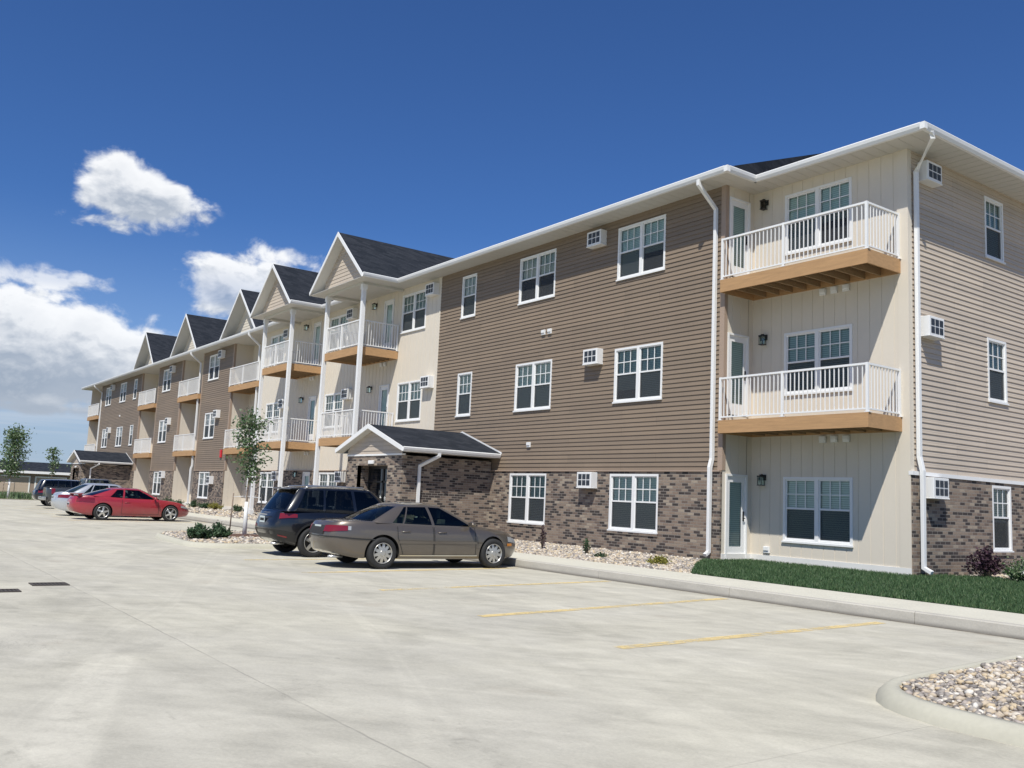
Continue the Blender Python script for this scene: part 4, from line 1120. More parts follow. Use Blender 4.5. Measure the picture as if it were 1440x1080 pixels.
        for sd in (1, -1):
            for i in range(len(cols) - 1):
                c0, c1 = cols[i], cols[i + 1]; kind = c0[4]
                if kind in ('windscreen', 'rear_window'): kind = kind
                for j in range(len(ts) - 1):
                    t0, t1 = ts[j], ts[j + 1]
                    g_ = kind not in ('A', 'B', 'C', 'D') and 1 <= j < len(ts) - 2
                    if kind in ('windscreen', 'rear_window'): g_ = 0 < j < len(ts) - 2
                    nm = (kind + ('' if kind in ('windscreen', 'rear_window') else ('l' if sd > 0 else 'r'))) if g_ else 'shell'
                    g = cell(nm)
                    q = [P(c0, t0, sd), P(c1, t0, sd), P(c1, t1, sd), P(c0, t1, sd)]
                    g.f.append(tuple(range(len(g.v), len(g.v) + 4)) if sd < 0 else tuple(range(len(g.v), len(g.v) + 4))[::-1]); g.v += q; g.m.append(0); g.sm.append(True)
        g = cell('roof'); ks = [1, .97, .9, .75, .5, .25, 0]
        for sd in (1, -1):
            rows = []
            for k in ks:
                r = []
                for c in cols:
                    p = P(c, 1, sd); sx = abs(c[3]) / wt
                    r.append((p[0] * 1, p[1] * k, p[2] + zroof_crown * sx ** 2 * (1 - k ** 2) * .9 + .016 * (1 - k ** 6)))
                rows.append(r)
            g.grid(rows, flip=sd > 0)
        for nm, g in cells.items():
            if nm in ('shell', 'roof'): o = g.build('cabin_shell' if nm == 'shell' else 'roof', s.paint, s.t)
            else:
                glass_ = darkglass if nm.startswith('dark') else s.gm
                o = g.build('windscreen' if nm == 'windscreen' else 'rear_window' if nm == 'rear_window' else 'side_window', glass_, s.t)
            bm = bmesh.new(); bm.from_mesh(o.data); bmesh.ops.remove_doubles(bm, verts=bm.verts, dist=.0005)
            bmesh.ops.recalc_face_normals(bm, faces=bm.faces); bm.to_mesh(o.data); bm.free()
            if nm not in ('shell',):
                pass
        s.P = P; s.cols = cols
        # seats
        for sx in gh.get('seats', []):
            for sy in (-.38, .38):
                g = MB(); zb = s.zt(sx); 
                g.box(sx - .06, sx + .07, sy - .24, sy + .24, zb - .1, zb + .14); g.box(sx - .10, sx - .0, sy - .13, sy + .13, zb + .17, zb + .36); g.box(sx - .06, sx - .04, sy - .05, sy + .05, zb + .12, zb + .2)
                g.build('seat', seatm, s.t, bevel=.03)
        g = MB(); x0 = cols[-1][0]; x1 = F0[0]; zz = s.zt(0)
        g.quad((x0 + .1, -wb * .93, zz + .034), (x1 - .2, -wb * .93, zz + .034), (x1 - .2, wb * .93, zz + .034), (x0 + .1, wb * .93, zz + .034)); g.build('cabin_floor', darkvoid, s.t)
    def mirror(s, x, z):
        for sd in (1, -1):
            y = s.W * .95; g = MB()
            P = []
            for i in range(9):
                a = math.pi * 2 * i / 8; P.append([(x + .045 - k * .11, sd * (y + .12 + math.cos(a) * .10 * r), z + math.sin(a) * .065 * r) for k, r in ((0, .01), (0.05, .7), (.3, 1), (1, .95), (1.02, .8), (1.02, .01))])
            g.grid(P, flip=sd < 0); g.box(x - .01, x + .03, min(sd * (y - .06), sd * (y + .05)), max(sd * (y - .06), sd * (y + .05)), z - .05, z - .02)
            g.build('wing_mirror', s.mirror_m if hasattr(s, 'mirror_m') else s.paint, s.t)
    def wheels(s, rm=None, spokes=7, width=.21, rimr=.66, hub=.2):
        rm = rm or wheelm; proto = None
        for ax in s.axles:
            for sd in (1, -1):
                if proto is None:
                    g = MB(); r = s.wr; w = width / 2
                    prof = [(r * rimr, -w * .9), (r * .80, -w * 1.0), (r * .93, -w * .98), (r * .985, -w * .8), (r, -w * .4), (r, w * .4), (r * .985, w * .8), (r * .93, w * .98), (r * .80, w), (r * rimr, w * .9), (r * rimr * .97, w * .6)]
                    g.grid([[(q[0] * math.cos(a), q[1], q[0] * math.sin(a)) for q in prof] for a in [2 * math.pi * k / 40 for k in range(41)]])
                    proto = g.build('wheel', rubber); WORLD[proto.name] = (0, 0, 0)
                    g = MB(); rr = r * rimr
                    prof = [(rr * 1.0, w * .90), (rr * .99, w * 1.0), (rr * .95, w * 1.0), (rr * .92, w * .80), (rr * .89, w * .25)]
                    g.grid([[(q[0] * math.cos(a), q[1], q[0] * math.sin(a)) for q in prof] for a in [2 * math.pi * k / 40 for k in range(41)]])
                    for k in range(spokes):
                        a = 2 * math.pi * k / spokes; ca, sa = math.cos(a), math.sin(a); wd0, wd1 = rr * .17, rr * .13
                        def T(rad, lat, y): return (rad * ca - lat * sa, y, rad * sa + lat * ca)
                        A = [T(rr * hub, -wd0, w * .86), T(rr * hub, wd0, w * .86), T(rr * .94, wd1, w * .72), T(rr * .94, -wd1, w * .72)]
                        g.prism([(p[0], p[1] - .03, p[2]) for p in A], A)
                    g.tube([(0, w * .5, 0), (0, w * .88, 0), (0, w * .93, 0)], [rr * (hub + .06), rr * (hub + .06), rr * hub], n=20)
                    g.build('rim', rm, proto)
                    g = MB(); g.tube([(0, w * .1, 0), (0, w * .22, 0)], rr * .95, n=30); g.build('brake_disc', black, proto)
                    c = proto
                else: c = copy_tree(proto)
                c.parent = s.t; c.location = (ax, sd * (s.W - width / 2 - .015), s.wr); c.rotation_euler = (0, random.uniform(0, 1) * 0 + .3 * ax, 0 if sd > 0 else math.pi)
    def seam(s, mb, pts, side, w=.006, off=.0025):
        P = []
        for k, (x, z) in enumerate(pts):
            a = pts[max(0, k - 1)]; b = pts[min(len(pts) - 1, k + 1)]; dx_, dz_ = b[0] - a[0], b[1] - a[1]; l = math.hypot(dx_, dz_) or 1
            nx_, nz_ = -dz_ / l * w, dx_ / l * w
            P.append([s.surf(s.th(x + nx_, side), s.vz(x, z + nz_), off), s.surf(s.th(x - nx_, side), s.vz(x, z - nz_), off)])
        mb.grid(P)
    def door(s, x0, x1, zlo, zhi, cut=None, handle=True):
        """door skin a few millimetres proud with a dark shut-line round it; cut(z) trims the rear edge round a wheel arch"""
        for sd in (1, -1):
            g = MB(); P = []; n = 10
            def X(u, z):
                a = x0(z) if callable(x0) else x0; b = x1(z) if callable(x1) else x1
                return a + (b - a) * u
            for i in range(9):
                P.append([s.surf(s.th(X(i / 8, zlo + (zhi - zlo) * j / n), sd), s.vz(X(i / 8, zlo), zlo + (zhi - zlo) * j / n), .0035) for j in range(n + 1)])
            g.grid(P, flip=sd > 0)
            zs = [zlo + (zhi - zlo) * j / n for j in range(n + 1)]
            s.seam(g, [(X(0, z), z) for z in zs], sd, .007, .006); s.seam(g, [(X(1, z), z) for z in zs], sd, .007, .006); s.seam(g, [(X(i / 8, zlo), zlo) for i in range(9)], sd, .006, .006)
            nf = len(g.f); base_n = 8 * n
            for k in range(base_n, nf): g.m[k] = 1
            d = g.build('door', [s.paint, black], s.t); WORLD[d.name] = (0, 0, 0)
            if handle:
                z = zhi - .11; xa = X(.0, z) + .10; 
                P0 = s.surf(s.th(xa, sd), s.vz(xa, z), .02); P1 = s.surf(s.th(xa + .19, sd), s.vz(xa + .19, z + .005), .02)
                h = MB(); h.tube([s.surf(s.th(xa, sd), s.vz(xa, z), .0), P0, P1, s.surf(s.th(xa + .19, sd), s.vz(xa + .19, z), .0)], .013, n=6)
                h.build('door_handle', getattr(s, 'handle_m', s.paint), d)
    def plate(s, z, y=0, w=.31, h=.155, front=False, x=None):
        xx = x if x is not None else (s.surf(math.pi, .5)[0] - .01)
        g = MB(); g.box(xx - .008, xx, y - w / 2, y + w / 2, z - h / 2, z + h / 2); g.box(xx - .010, xx - .008, y - w / 2 + .03, y + w / 2 - .03, z - .035, z + .03, 1)
        for k in range(6): pass
        g.build('license_plate', [plate_m, darkvoid], s.t)
    def tips(s, y, z=.24):
        g = MB(); x = -s.L / 2 + .12; g.tube([(x + .3, y, z), (x - .02, y, z)], .03); g.build('exhaust_pipe', chrome, s.t)

paint_tan = carpaint('bronze_metallic_paint', (.125, .105, .085), .45, .36)
paint_red = carpaint('red_paint', (.30, .018, .028), .0, .38)
paint_dark = carpaint('dark_navy_paint', (.006, .0065, .009), .1, .28)
paint_silver = carpaint('silver_paint', (.52, .54, .56), .5, .32)
paint_grey = carpaint('dark_grey_paint', (.045, .05, .055), .3, .35)

# ---- bronze sedan -------------------------------------------------
c = Car('parked_sedan', 'bronze four-door sedan parked nose to the kerb, nearest of the parked cars', (-15.92, 9.38, 0), R(89.4), paint_tan, 5.06, 1.86,
    [(-2.53, .93), (-2.40, .985), (-1.9, 1.0), (-1.5, .985), (-.6, .945), (.4, .925), (1.0, .925), (1.35, .905), (1.9, .84), (2.3, .755), (2.53, .66)],
    [(-2.53, .36), (-2.2, .27), (-1.9, .22), (1.9, .20), (2.2, .23), (2.53, .28)], (1.50, -1.36), .335,
    dict(z=lambda x: 1.365 - .050 * ((x + .28) / .75) ** 2, wb=.90, wt=.62, crown=.055,
         front=(1.30, 1.00, .36, .14), rear=(-1.86, -1.52, -.98, -.84),
         side=[(.92, .08, 'w1'), (-.08, -.16, 'B'), (-.15, -.23, 'w2'), (-.86, -.66, 'B'), (-.90, -.69, 'w3'), (-1.16, -.73, 'C')], seats=(.25, -.75)),
    nf=3.0, nr=3.6)
c.handle_m = paint_tan
c.door(lambda z: -.10 - .03 * (z - .3), lambda z: 1.00 - .06 * (z - .3), .30, .90); c.door(lambda z: -1.02 + max(0, .16 - abs(z - .40) * .5) * 0 - .05 * (z - .6) if z > .66 else -1.02 + (.66 - z) * .42, lambda z: -.13 - .03 * (z - .3), .30, .905)
c.mirror(.82, .99); c.wheels(spokes=10, rimr=.66, hub=.24)
for sd in (1, -1):
    c.patch('side_moulding', paint_tan, -1.0, 1.02, .545, .60, sd, .014, 20, 2)
    g = MB(); c.seam(g, [(x, .285) for x in np.linspace(-.95, 1.05, 20)], sd, .012, .012); g.build('sill_trim', chrome, c.t)
    c.endpatch('tail_light', redlens, sd * .30, sd * .74, .67, .90, False, .012, v1b=.86, v0b=.72); c.endpatch('reversing_light', clearlens, sd * .745, sd * .80, .74, .85, False, .011, 3)
    c.endpatch('headlight', clearlens, sd * .34, sd * .80, .64, .84, True, .010)
    c.patch('marker_light', orangelens, 1.96, 2.14, .50, .56, sd, .01, 4, 2)
c.endpatch('tail_light', redlens, -.30, -.17, .68, .90, False, .012, 4); c.endpatch('tail_light', redlens, .17, .30, .68, .90, False, .012, 4)
c.endpatch('number_plate_recess', darkvoid, -.165, .165, .58, .90, False, .006, 8)
c.plate(.80, x=-2.475); c.tips(-.5)
g = MB(); 
for v in (.50,): g.grid([[c.surf(math.pi - t, q, .012) for q in (v, v + .035)] for t in np.linspace(-1.15, 1.15, 40)])
g.build('rear_bumper_strip', black, c.t)
g = MB(); g.tube([(1.0, -.5, .965), (1.35, -.15, .962)], .008); g.tube([(1.02, .3, .965), (1.35, .6, .955)], .008); g.build('windscreen_wiper', black, c.t)
c.done()

# ---- dark suv -----------------------------------------------------
c = Car('parked_suv', 'dark navy compact suv with red tail lights parked behind the bronze sedan', (-18.75, 9.20, 0), R(90), paint_dark, 4.58, 1.86,
    [(-2.29, 1.02), (-2.2, 1.09), (-1.8, 1.10), (-.6, 1.06), (.5, 1.02), (.95, 1.02), (1.4, .98), (1.9, .90), (2.15, .82), (2.29, .74)],
    [(-2.29, .42), (-2.0, .33), (-1.7, .26), (1.7, .25), (2.0, .30), (2.29, .36)], (1.36, -1.30), .36,
    dict(z=lambda x: 1.66 - .05 * ((x + .45) / 1.25) ** 2 if x < -.4 else 1.66 - .03 * ((x + .45) / .9) ** 2, wb=.90, wt=.70, crown=.045,
         front=(1.22, .92, .42, .24), rear=(-2.14, -1.99, -1.72, -1.62),
         side=[(.84, .18, 'w1'), (-.16, -.22, 'B'), (-.24, -.30, 'w2'), (-1.02, -.98, 'B'), (-1.08, -1.03, 'darkw3'), (-1.78, -1.48, 'C')], seats=(.2, -.8)),
    nf=3.0, nr=4.2, endr=[(0, .16), (.25, .0), (.5, 0), (.8, .07), (1, .13)], lower=.30, glass_m=darkglass)
c.handle_m = paint_dark
c.door(lambda z: -.20 - .02 * (z - .3), lambda z: .92 - .04 * (z - .3), .48, 1.0); c.door(lambda z: -1.02 + (.72 - z) * .5 if z < .72 else -1.02, lambda z: -.23 - .02 * (z - .3), .48, 1.01)
c.mirror(.78, 1.09); c.wheels(spokes=5, rimr=.68)
for sd in (1, -1):
    c.endpatch('tail_light', redlens, sd * .52, sd * .98, .74, .93, False, .020, v1b=.90, v0b=.80)
    c.endpatch('rear_reflector', redlens, sd * .52, sd * .78, .16, .21, False, .014, 5)
    c.endpatch('headlight', clearlens, sd * .42, sd * 1.0, .66, .88, True, .010)
    g = MB(); 
    zz = 1.665; g.tube([(.15, sd * .60, zz - .01), (.05, sd * .60, zz + .045), (-.8, sd * .60, zz + .055), (-1.4, sd * .59, zz + .02), (-1.5, sd * .585, zz - .03)], .014); g.build('roof_rail', chrome, c.t)
g = MB(); g.prism([(-1.60, -.60, 1.655), (-1.84, -.57, 1.63), (-1.85, -.57, 1.60), (-1.60, -.60, 1.60)], [(-1.60, .60, 1.655), (-1.84, .57, 1.63), (-1.85, .57, 1.60), (-1.60, .60, 1.60)]); g.build('rear_spoiler', paint_dark, c.t, bevel=.01)
g = MB(); g.tube([(-2.03, 0, 1.18), (-1.96, -.35, 1.26)], .008); g.build('rear_wiper', black, c.t)
c.plate(.86, x=-2.27); g = MB(); g.box(-2.285, -2.265, -.30, .30, .965, .99); g.build('tailgate_trim', chrome, c.t); c.tips(-.45, .30)
g = MB()
g.grid([[c.surf(math.pi - t, q, .010) for q in (.0, .15, .36)] for t in np.linspace(-.95, .95, 30)]); g.build('rear_bumper', black, c.t)
c.done()

# ---- red coupe ----------------------------------------------------
c = Car('parked_coupe', 'bright red two-door coupe with alloy wheels parked beyond the gravel island', (-36.2, 8.80, 0), R(94), paint_red, 5.0, 1.85,
    [(-2.5, .90), (-2.38, .98), (-1.9, 1.0), (-1.3, .965), (-.5, .92), (.5, .90), (1.0, .90), (1.5, .86), (2.0, .78), (2.35, .68), (2.5, .60)],
    [(-2.5, .34), (-2.2, .25), (-1.9, .20), (1.9, .19), (2.5, .24)], (1.45, -1.36), .335,
    dict(z=lambda x: 1.32 - .06 * ((x + .3) / .8) ** 2, wb=.88, wt=.64, crown=.045,
         front=(1.24, .90, .34, .12), rear=(-2.05, -1.72, -1.02, -.86),
         side=[(.82, .06, 'w1'), (-.52, -.46, 'B'), (-.60, -.52, 'w2'), (-1.12, -.76, 'C')], seats=(.1, -.7)), nf=2.8, nr=3.4)
c.handle_m = paint_red
c.door(lambda z: -.62, lambda z: .92 - .05 * (z - .3), .28, .87); c.mirror(.72, .96); c.wheels(spokes=5, rimr=.72, rm=chrome, hub=.18)
for sd in (1, -1):
    c.endpatch('tail_light', redlens, sd * .45, sd * 1.02, .66, .90, False, .012); c.endpatch('headlight', clearlens, sd * .4, sd * .8, .68, .84, True, .010)
g = MB(); g.prism([(-2.36, -.70, 1.06), (-2.12, -.70, 1.09), (-2.12, -.70, 1.065), (-2.36, -.70, 1.035)], [(-2.36, .70, 1.06), (-2.12, .70, 1.09), (-2.12, .70, 1.065), (-2.36, .70, 1.035)])
for y in (-.6, .6): g.box(-2.30, -2.16, y - .03, y + .03, .97, 1.06)
g.build('rear_spoiler', paint_red, c.t); c.plate(.62, x=-2.49); c.done()

# ---- silver sedan -------------------------------------------------
c = Car('parked_sedan', 'silver sedan with red tail lights parked between the red coupe and the grey pickup', (-39.5, 8.75, 0), R(91), paint_silver, 4.8, 1.82,
    [(-2.4, .95), (-2.28, 1.03), (-1.8, 1.04), (-.6, .96), (.5, .93), (1.0, .93), (1.6, .87), (2.1, .78), (2.4, .66)],
    [(-2.4, .34), (-2.1, .25), (-1.8, .20), (1.8, .19), (2.4, .24)], (1.42, -1.34), .33,
    dict(z=lambda x: 1.45 - .04 * ((x + .35) / .9) ** 2, wb=.89, wt=.66, crown=.05,
         front=(1.3, .98, .40, .2), rear=(-1.95, -1.65, -1.1, -.95),
         side=[(.88, .12, 'w1'), (-.1, -.16, 'B'), (-.18, -.22, 'w2'), (-.98, -.78, 'B'), (-1.04, -.82, 'w3'), (-1.30, -.86, 'C')], seats=(.2, -.75)), nf=3.0, nr=3.4)
c.door(lambda z: -.12, lambda z: .95, .28, .9, handle=False); c.mirror(.8, 1.0); c.wheels(spokes=7, rimr=.7, rm=chrome)
for sd in (1, -1):
    c.endpatch('tail_light', redlens, sd * .42, sd * 1.06, .70, .88, False, .012); c.endpatch('headlight', clearlens, sd * .5, sd * 1.05, .66, .88, True, .010)
c.plate(.80, x=-2.38); c.done()

# ---- grey pickup --------------------------------------------------
c = Car('parked_pickup', 'dark grey pickup truck with open bed parked beyond the silver sedan', (-48.5, 10.1, 0), R(90), paint_grey, 5.7, 1.95,
    [(-2.85, 1.22), (-2.7, 1.24), (-.9, 1.24), (-.7, 1.22), (.9, 1.20), (1.4, 1.16), (2.0, 1.12), (2.5, 1.05), (2.85, .95)],
    [(-2.85, .48), (-2.4, .42), (2.4, .38), (2.85, .42)], (1.85, -1.75), .39,
    dict(z=lambda x: 1.84 - .03 * ((x - .1) / .9) ** 2, wb=.90, wt=.74, crown=.04,
         front=(1.32, 1.05, .72, .55), rear=(-.92, -.90, -.80, -.76),
         side=[(.98, .50, 'w1'), (.1, .08, 'B'), (.02, .0, 'w2'), (-.70, -.62, 'C')], seats=(.2,)), nf=4.0, nr=7.5, endr=[(0, .02), (1, .02)])
c.door(lambda z: .06, lambda z: 1.1, .5, 1.17, handle=False); c.mirror(.95, 1.32); c.wheels(spokes=6, rm=chrome)
g = MB(); g.box(-2.74, -.98, -.78, .78, 1.262, 1.278); g.build('bed_shade_sheet', black, c.t)  # black sheet on the closed body paints the shaded hollow of the open bed
for sd in (1, -1): c.endpatch('tail_light', redlens, sd * .80, sd * 1.02, .55, .95, False, .014)
g = MB(); g.box(-3.0, -2.84, -.85, .85, .50, .68); g.build('rear_bumper', chrome, c.t, bevel=.02)
c.plate(.62, x=-3.01); c.done(.80)
c = Car('parked_suv', 'black suv farthest along the row, behind the grey pickup', (-53.0, 9.9, 0), R(90), paint_dark, 4.7, 1.86,
    [(-2.35, 1.0), (-2.2, 1.07), (-.6, 1.04), (.5, 1.02), (.95, 1.02), (1.4, .98), (1.9, .90), (2.35, .76)],
    [(-2.35, .42), (-2.0, .33), (1.7, .27), (2.35, .36)], (1.36, -1.34), .36,
    dict(z=lambda x: 1.70 - .04 * ((x + .45) / 1.25) ** 2, wb=.90, wt=.72, crown=.045,
         front=(1.22, .92, .46, .28), rear=(-2.24, -2.12, -1.95, -1.85),
         side=[(.84, .22, 'w1'), (-.16, -.22, 'B'), (-.24, -.30, 'w2'), (-1.02, -.98, 'B'), (-1.08, -1.03, 'darkw3'), (-1.9, -1.7, 'C')]), nf=3.0, nr=4.6, glass_m=darkglass)
c.wheels(spokes=6, rm=wheelm)
for sd in (1, -1): c.endpatch('tail_light', redlens, sd * .62, sd * 1.02, .70, .95, False, .014)
c.done(.80)

# ================================================================== PLANTS
def leafcloud(rnd, pts, n, size, spread, V_, F_, flat=0.0, asp=.55):
    for _ in range(n):
        c_ = rnd.choice(pts); r = Vector((rnd.gauss(0, 1), rnd.gauss(0, 1), rnd.gauss(0, .8))) * spread
        p = Vector(c_) + r
        a = Vector((rnd.gauss(0, 1), rnd.gauss(0, 1), rnd.gauss(0, .7))).normalized(); b = a.cross(Vector((rnd.gauss(0, 1), rnd.gauss(0, 1), rnd.gauss(0, 1) + flat))).normalized()
        s_ = size * rnd.uniform(.6, 1.3); k = len(V_)
        V_ += [tuple(p - a * s_), tuple(p + b * s_ * asp), tuple(p + a * s_), tuple(p - b * s_ * asp)]; F_.append((k, k + 1, k + 2, k + 3))
def mesh_obj(name, V_, F_, m_, parent=None):
    me = bpy.data.meshes.new(name); me.from_pydata(V_, [], F_); me.materials.append(m_); me.update()
    o = bpy.data.objects.new(name, me); COL.objects.link(o)
    if parent: o.parent = parent
    return o
def tree(loc, h, spread, n, label, seed, leaf=leafm, trunk=.035, crown0=.32, lsize=.045, staked=False, cluster=.16, limbs=26, group=None, lean=(0, 0)):
    rnd = random.Random(seed); t = thing('young_tree', label, 'tree', loc, 0, group)
    g = MB(); zs = [0, .15, .35, .55, .75, .92]; ax = [(lean[0] * q + rnd.gauss(0, .02) * h * q, lean[1] * q + rnd.gauss(0, .02) * h * q, q * h) for q in zs]
    g.tube(ax, [trunk * (1.25 - q) for q in zs], n=8)
    def axis(q):
        for i in range(len(zs) - 1):
            if q <= zs[i + 1]: u = (q - zs[i]) / (zs[i + 1] - zs[i]); return Vector(ax[i]).lerp(Vector(ax[i + 1]), u)
        return Vector(ax[-1])
    pts = []
    for k in range(limbs):
        q = crown0 + (.9 - crown0) * (k / limbs) ** .9; a0 = axis(q); an = k * 2.4 + rnd.uniform(-.4, .4)
        env = math.sin(math.pi * min(1, (q - crown0) / (1.02 - crown0) * .86 + .14)) ** .7
        ln = spread * env * rnd.uniform(.55, 1.2); d = Vector((math.cos(an), math.sin(an), rnd.uniform(.5, 1.1))).normalized()
        m1 = a0 + d * ln * .5 + Vector((0, 0, .02)); e = a0 + d * ln + Vector((rnd.gauss(0, .06), rnd.gauss(0, .06), rnd.gauss(0, .08) * 1))
        g.tube([a0, m1, e], [trunk * .42 * (1.1 - q), trunk * .28 * (1.1 - q), .003], n=5)
        for u in (.35, .55, .7, .85, 1.0): pts.append(tuple(a0.lerp(m1, u * 2) if u < .5 else m1.lerp(e, u * 2 - 1)))
        if rnd.random() < .7:
            f = m1 + Vector((rnd.gauss(0, 1), rnd.gauss(0, 1), rnd.uniform(0, 1))).normalized() * ln * .4; g.tube([m1, f], [.006, .002], n=4); pts += [tuple(f), tuple(m1.lerp(f, .6))]
    pts += [tuple(axis(q)) for q in (.8, .86, .92)] * 2
    g.build('trunk', bark, t)
    V_, F_ = [], []; leafcloud(rnd, pts, n, lsize, cluster, V_, F_); mesh_obj('crown', V_, F_, leaf, t)
    if staked:
        g = MB(); g.tube([(0.0, 0, .02), (ax[1][0], ax[1][1], h * .15), (axis(.27).x, axis(.27).y, h * .27)], [trunk * 1.9, trunk * 1.7, trunk * 1.5], n=10); g.build('trunk_guard', guard, t)
        for sx, sy in ((-.36, -.28), (.36, .28)):
            g = MB(); g.tube([(sx, sy, 0), (sx * .93, sy * .93, 1.15)], .018, n=6); g.build('stake', black if sx > 0 else bark, t)
            g = MB(); g.tube([(sx * .93, sy * .93, 1.05), (0, 0, 1.08)], .008, n=5); g.build('tie', guard, t)
    return t
def shrub(loc, r, h, n, label, seed, m_=leafd, cat='shrub', lsize=.035, name='shrub', group=None, spread=None, flowers=0):
    rnd = random.Random(seed); t = thing(name, label, cat, loc, 0, group); pts = []; g = MB()
    for k in range(int(16 + 40 * r)):
        a = rnd.uniform(0, 6.28); q = rnd.random() ** .6; e = Vector((math.cos(a) * r * q, math.sin(a) * r * q, h * math.sqrt(max(.05, 1 - q * q * .8)) * rnd.uniform(.6, 1.05)))
        s_ = Vector((e.x * .15, e.y * .15, 0)); mid = s_.lerp(e, .55) + Vector((0, 0, h * .08)); g.tube([s_, mid, e], [.010, .006, .002], n=4)
        for u in (.5, .7, .85, 1): pts.append(tuple(s_.lerp(e, u)))
    g.build('stem', bark, t); V_, F_ = [], []; leafcloud(rnd, pts, n, lsize, spread or r * .13, V_, F_); mesh_obj('foliage', V_, F_, m_, t)
    if flowers:
        V_, F_ = [], []
        for _ in range(flowers):
            p = Vector(rnd.choice(pts)) + Vector((rnd.gauss(0, .04), rnd.gauss(0, .04), .07))
            leafcloud(rnd, [tuple(p)], 12, .035, .022, V_, F_, asp=.8)
        mesh_obj('flower', V_, F_, petal, t)
    return t
tree((-23.75, 8.7, .08), 3.45, .48, 1500, 'young staked tree with white trunk wrap growing in the gravel island', 11, staked=True, crown0=.40, lsize=.05, cluster=.11, trunk=.032, limbs=32)
g = MB(); n = 26
ring = [[(-23.75 + math.cos(a) * r_ * (1 + .08 * math.sin(3 * a)), 8.7 + math.sin(a) * r_, z) for a in [2 * math.pi * k / n for k in range(n + 1)]] for r_, z in ((.0, .16), (.35, .16), (.62, .13), (.80, .075))]
g.grid(ring, flip=True); tag(g.build('mulch_mound', mulch), 'round mound of brown mulch at the foot of the staked tree', 'mulch')
shrub((-22.35, 7.05, .08), .31, .34, 1900, 'bushy green shrub at the front left corner of the gravel island', 21, lsize=.04)
shrub((-22.85, 7.72, .08), .27, .38, 1300, 'smaller green shrub right beside the front shrub, nearer the staked tree', 22, lsize=.035)
shrub((-14.35, 14.55, GZ - .05), .26, .17, 700, 'low yellow-green plant in the gravel bed near the lawn corner', 23, leafy, 'plant', .03, 'low_plant')
shrub((-16.2, 14.5, GZ - .05), .17, .14, 260, 'tiny green plant in the gravel bed below the wide brick window', 24, leafd, 'plant', .025, 'low_plant')
shrub((-19.2, 15.1, GZ - .05), .09, .62, 260, 'thin upright sapling in the gravel bed beside the left brick window', 25, leafp, 'plant', .03, 'sapling')
shrub((-17.3, 15.0, GZ - .05), .10, .42, 240, 'small upright green sapling between the two brick-wall windows', 26, leafd, 'plant', .03, 'sapling')
shrub((-10.15, 20.25, GZ), .36, .62, 1800, 'dark purple bush against the brick side wall', 27, leafp, 'shrub', .035)
shrub((-9.2, 20.0, GZ - .05), .42, .52, 1900, 'rose bush with white flowers beside the purple bush', 28, leafm, 'shrub', .035, 'rose_bush', flowers=22)
for i, (x, y, r, h, m_, lab) in enumerate([(-46.2, 16.4, .35, .3, leafd, 'dark green bush below the downspout left of the porches'), (-49.2, 16.3, .42, .38, leafy, 'yellow-green bush in front of the nearest recessed bay'), (-50.6, 16.2, .34, .3, leafd, 'dark low bush left of the yellow-green bush'), (-52.8, 16.3, .36, .36, leafd, 'dark bush at the right edge of the brick wall beyond the island'), (-55.6, 16.2, .38, .32, leafd, 'dark bush under the brick-framed window beyond the island'), (-57.9, 16.2, .5, .4, leafd, 'dark bush at the foot of the second downspout beyond the red coupe')]):
    shrub((x, y, GZ), r, h, 700, lab, 40 + i, m_, 'shrub', .04)

# ---- far end of the lot: verge, trees, garages, houses ------------
g = MB(); g.quad((-150, -60, .02), (-66, -60, .02), (-66, 11.5, .02), (-150, 11.5, .02)); tag(g.build('verge', mat('pale_verge_gravel', (.34, .30, .22), .95, var=.35, scale=.6, fine=.4)), kind='structure')
def verge_grass():
    rs = random.Random(9); V_, F_ = [], []
    for _ in range(9000):
        x = rs.uniform(-80, -66.5); y = rs.uniform(-2, 13); h = rs.uniform(.12, .45); a = rs.uniform(0, 6.28); w = .03; k = len(V_)
        V_ += [(x - w * math.cos(a), y - w * math.sin(a), 0), (x + w * math.cos(a), y + w * math.sin(a), 0), (x + rs.gauss(0, .08), y + rs.gauss(0, .08), h)]; F_.append((k, k + 1, k + 2))
    tag(mesh_obj('rough_grass', V_, F_, leafm), kind='stuff')
verge_grass()
garage_brown = mat('garage_siding', (.27, .21, .17), .7, var=.08)
garage_door_m = mat('garage_door_tan', (.42, .34, .27), .6, var=.05)
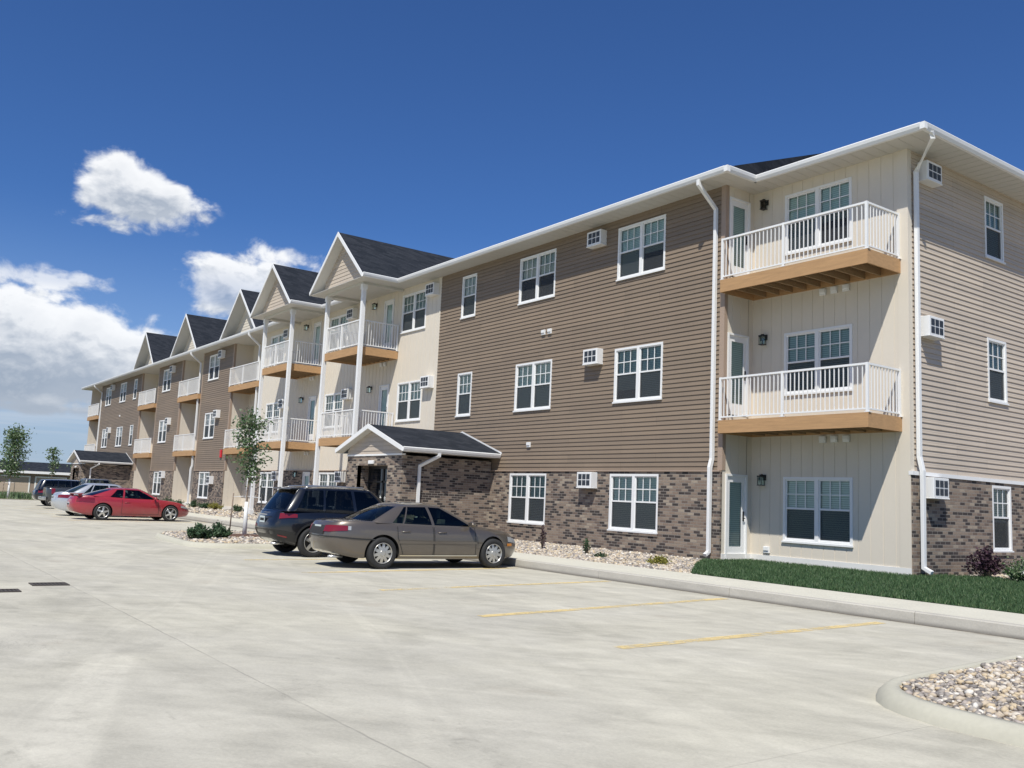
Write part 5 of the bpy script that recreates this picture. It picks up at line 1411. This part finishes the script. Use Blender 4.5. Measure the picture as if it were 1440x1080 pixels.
def garage(label, cx, cy, L, D, hw, hr, ang, doors, wallm, name='garage'):
    t = thing(name, label, 'garage', (cx, cy, 0), R(ang)); WORLD[t.name] = (0, 0, 0)
    g = MB(); g.box(-L / 2, L / 2, -D / 2, D / 2, 0, hw)
    for sx in (-L / 2, L / 2): g.poly([(sx, -D / 2, hw), (sx, D / 2, hw), (sx, 0, hr - .1)])
    g.build('wall', wallm, t)
    g = MB(); o = .45; hz_ = hw - .02
    g.prism([(-L / 2 - o, -D / 2 - o, hz_), (-L / 2 - o, 0, hr), (-L / 2 - o, 0, hr + .08), (-L / 2 - o, -D / 2 - o, hz_ + .08)], [(L / 2 + o, -D / 2 - o, hz_), (L / 2 + o, 0, hr), (L / 2 + o, 0, hr + .08), (L / 2 + o, -D / 2 - o, hz_ + .08)])
    g.prism([(-L / 2 - o, D / 2 + o, hz_), (-L / 2 - o, 0, hr), (-L / 2 - o, 0, hr + .08), (-L / 2 - o, D / 2 + o, hz_ + .08)], [(L / 2 + o, D / 2 + o, hz_), (L / 2 + o, 0, hr), (L / 2 + o, 0, hr + .08), (L / 2 + o, D / 2 + o, hz_ + .08)])
    g.build('roof', shingle, t)
    g = MB(); g.box(-L / 2 - o, L / 2 + o, -D / 2 - o - .08, -D / 2 - o, hz_ - .12, hz_ + .12)
    for sx in (-L / 2 - o - .05, L / 2 + o):
        for sg in (-1, 1): g.prism([(sx, sg * (D / 2 + o), hz_ - .1), (sx, 0, hr - .1), (sx, 0, hr + .12), (sx, sg * (D / 2 + o), hz_ + .12)], [(sx + .05, sg * (D / 2 + o), hz_ - .1), (sx + .05, 0, hr - .1), (sx + .05, 0, hr + .12), (sx + .05, sg * (D / 2 + o), hz_ + .12)])
    g.build('fascia', white, t)
    n = doors
    for k in range(n):
        x = -L / 2 + (k + .5) * L / n; w = min(2.6, L / n * .8); h = hw - .5
        g = MB(); g.box(x - w / 2, x + w / 2, -D / 2 - .03, -D / 2 - .005, .02, h)
        for q in range(1, 4): g.box(x - w / 2, x + w / 2, -D / 2 - .034, -D / 2 - .030, h * q / 4 - .01, h * q / 4 + .01)
        f = g.build('garage_door', garage_door_m, t)
        g = MB(); g.box(x - w / 2 - .12, x - w / 2, -D / 2 - .05, -D / 2 - .004, 0, h + .12); g.box(x + w / 2, x + w / 2 + .12, -D / 2 - .05, -D / 2 - .004, 0, h + .12); g.box(x - w / 2, x + w / 2, -D / 2 - .05, -D / 2 - .004, h, h + .12); g.build('door_frame', white, f)
    return t
garage('long low brown garage with slate roof and tan doors across the lot end', -101, 20.5, 16, 7, 2.0, 2.95, 73, 5, garage_brown)
garage('gabled brown garage partly hidden behind the young tree at the left edge', -92, 4.0, 9, 8, 2.4, 4.2, 160, 2, garage_brown)
garage('white shed wall at the left edge behind the young tree', -84, 6.3, 4.6, 3, 1.7, 2.1, 80, 1, white, 'shed')
tree((-67.5, 8.8, 0), 4.8, .85, 2600, 'leafy young tree by the verge at the left edge of the lot', 31, staked=True, crown0=.3, lsize=.085, cluster=.26, trunk=.04, limbs=36)
tree((-72.0, 12.0, 0), 3.9, .55, 420, 'sparse staked tree left of the grey pickup', 32, staked=False, crown0=.45, lsize=.09, cluster=.14, trunk=.03, limbs=16)
tree((-80.5, 15.2, 0), 3.9, .45, 620, 'thin young tree in front of the far entrance gable', 33, leaf=leafm, crown0=.35, lsize=.08, cluster=.14, trunk=.03, limbs=18)
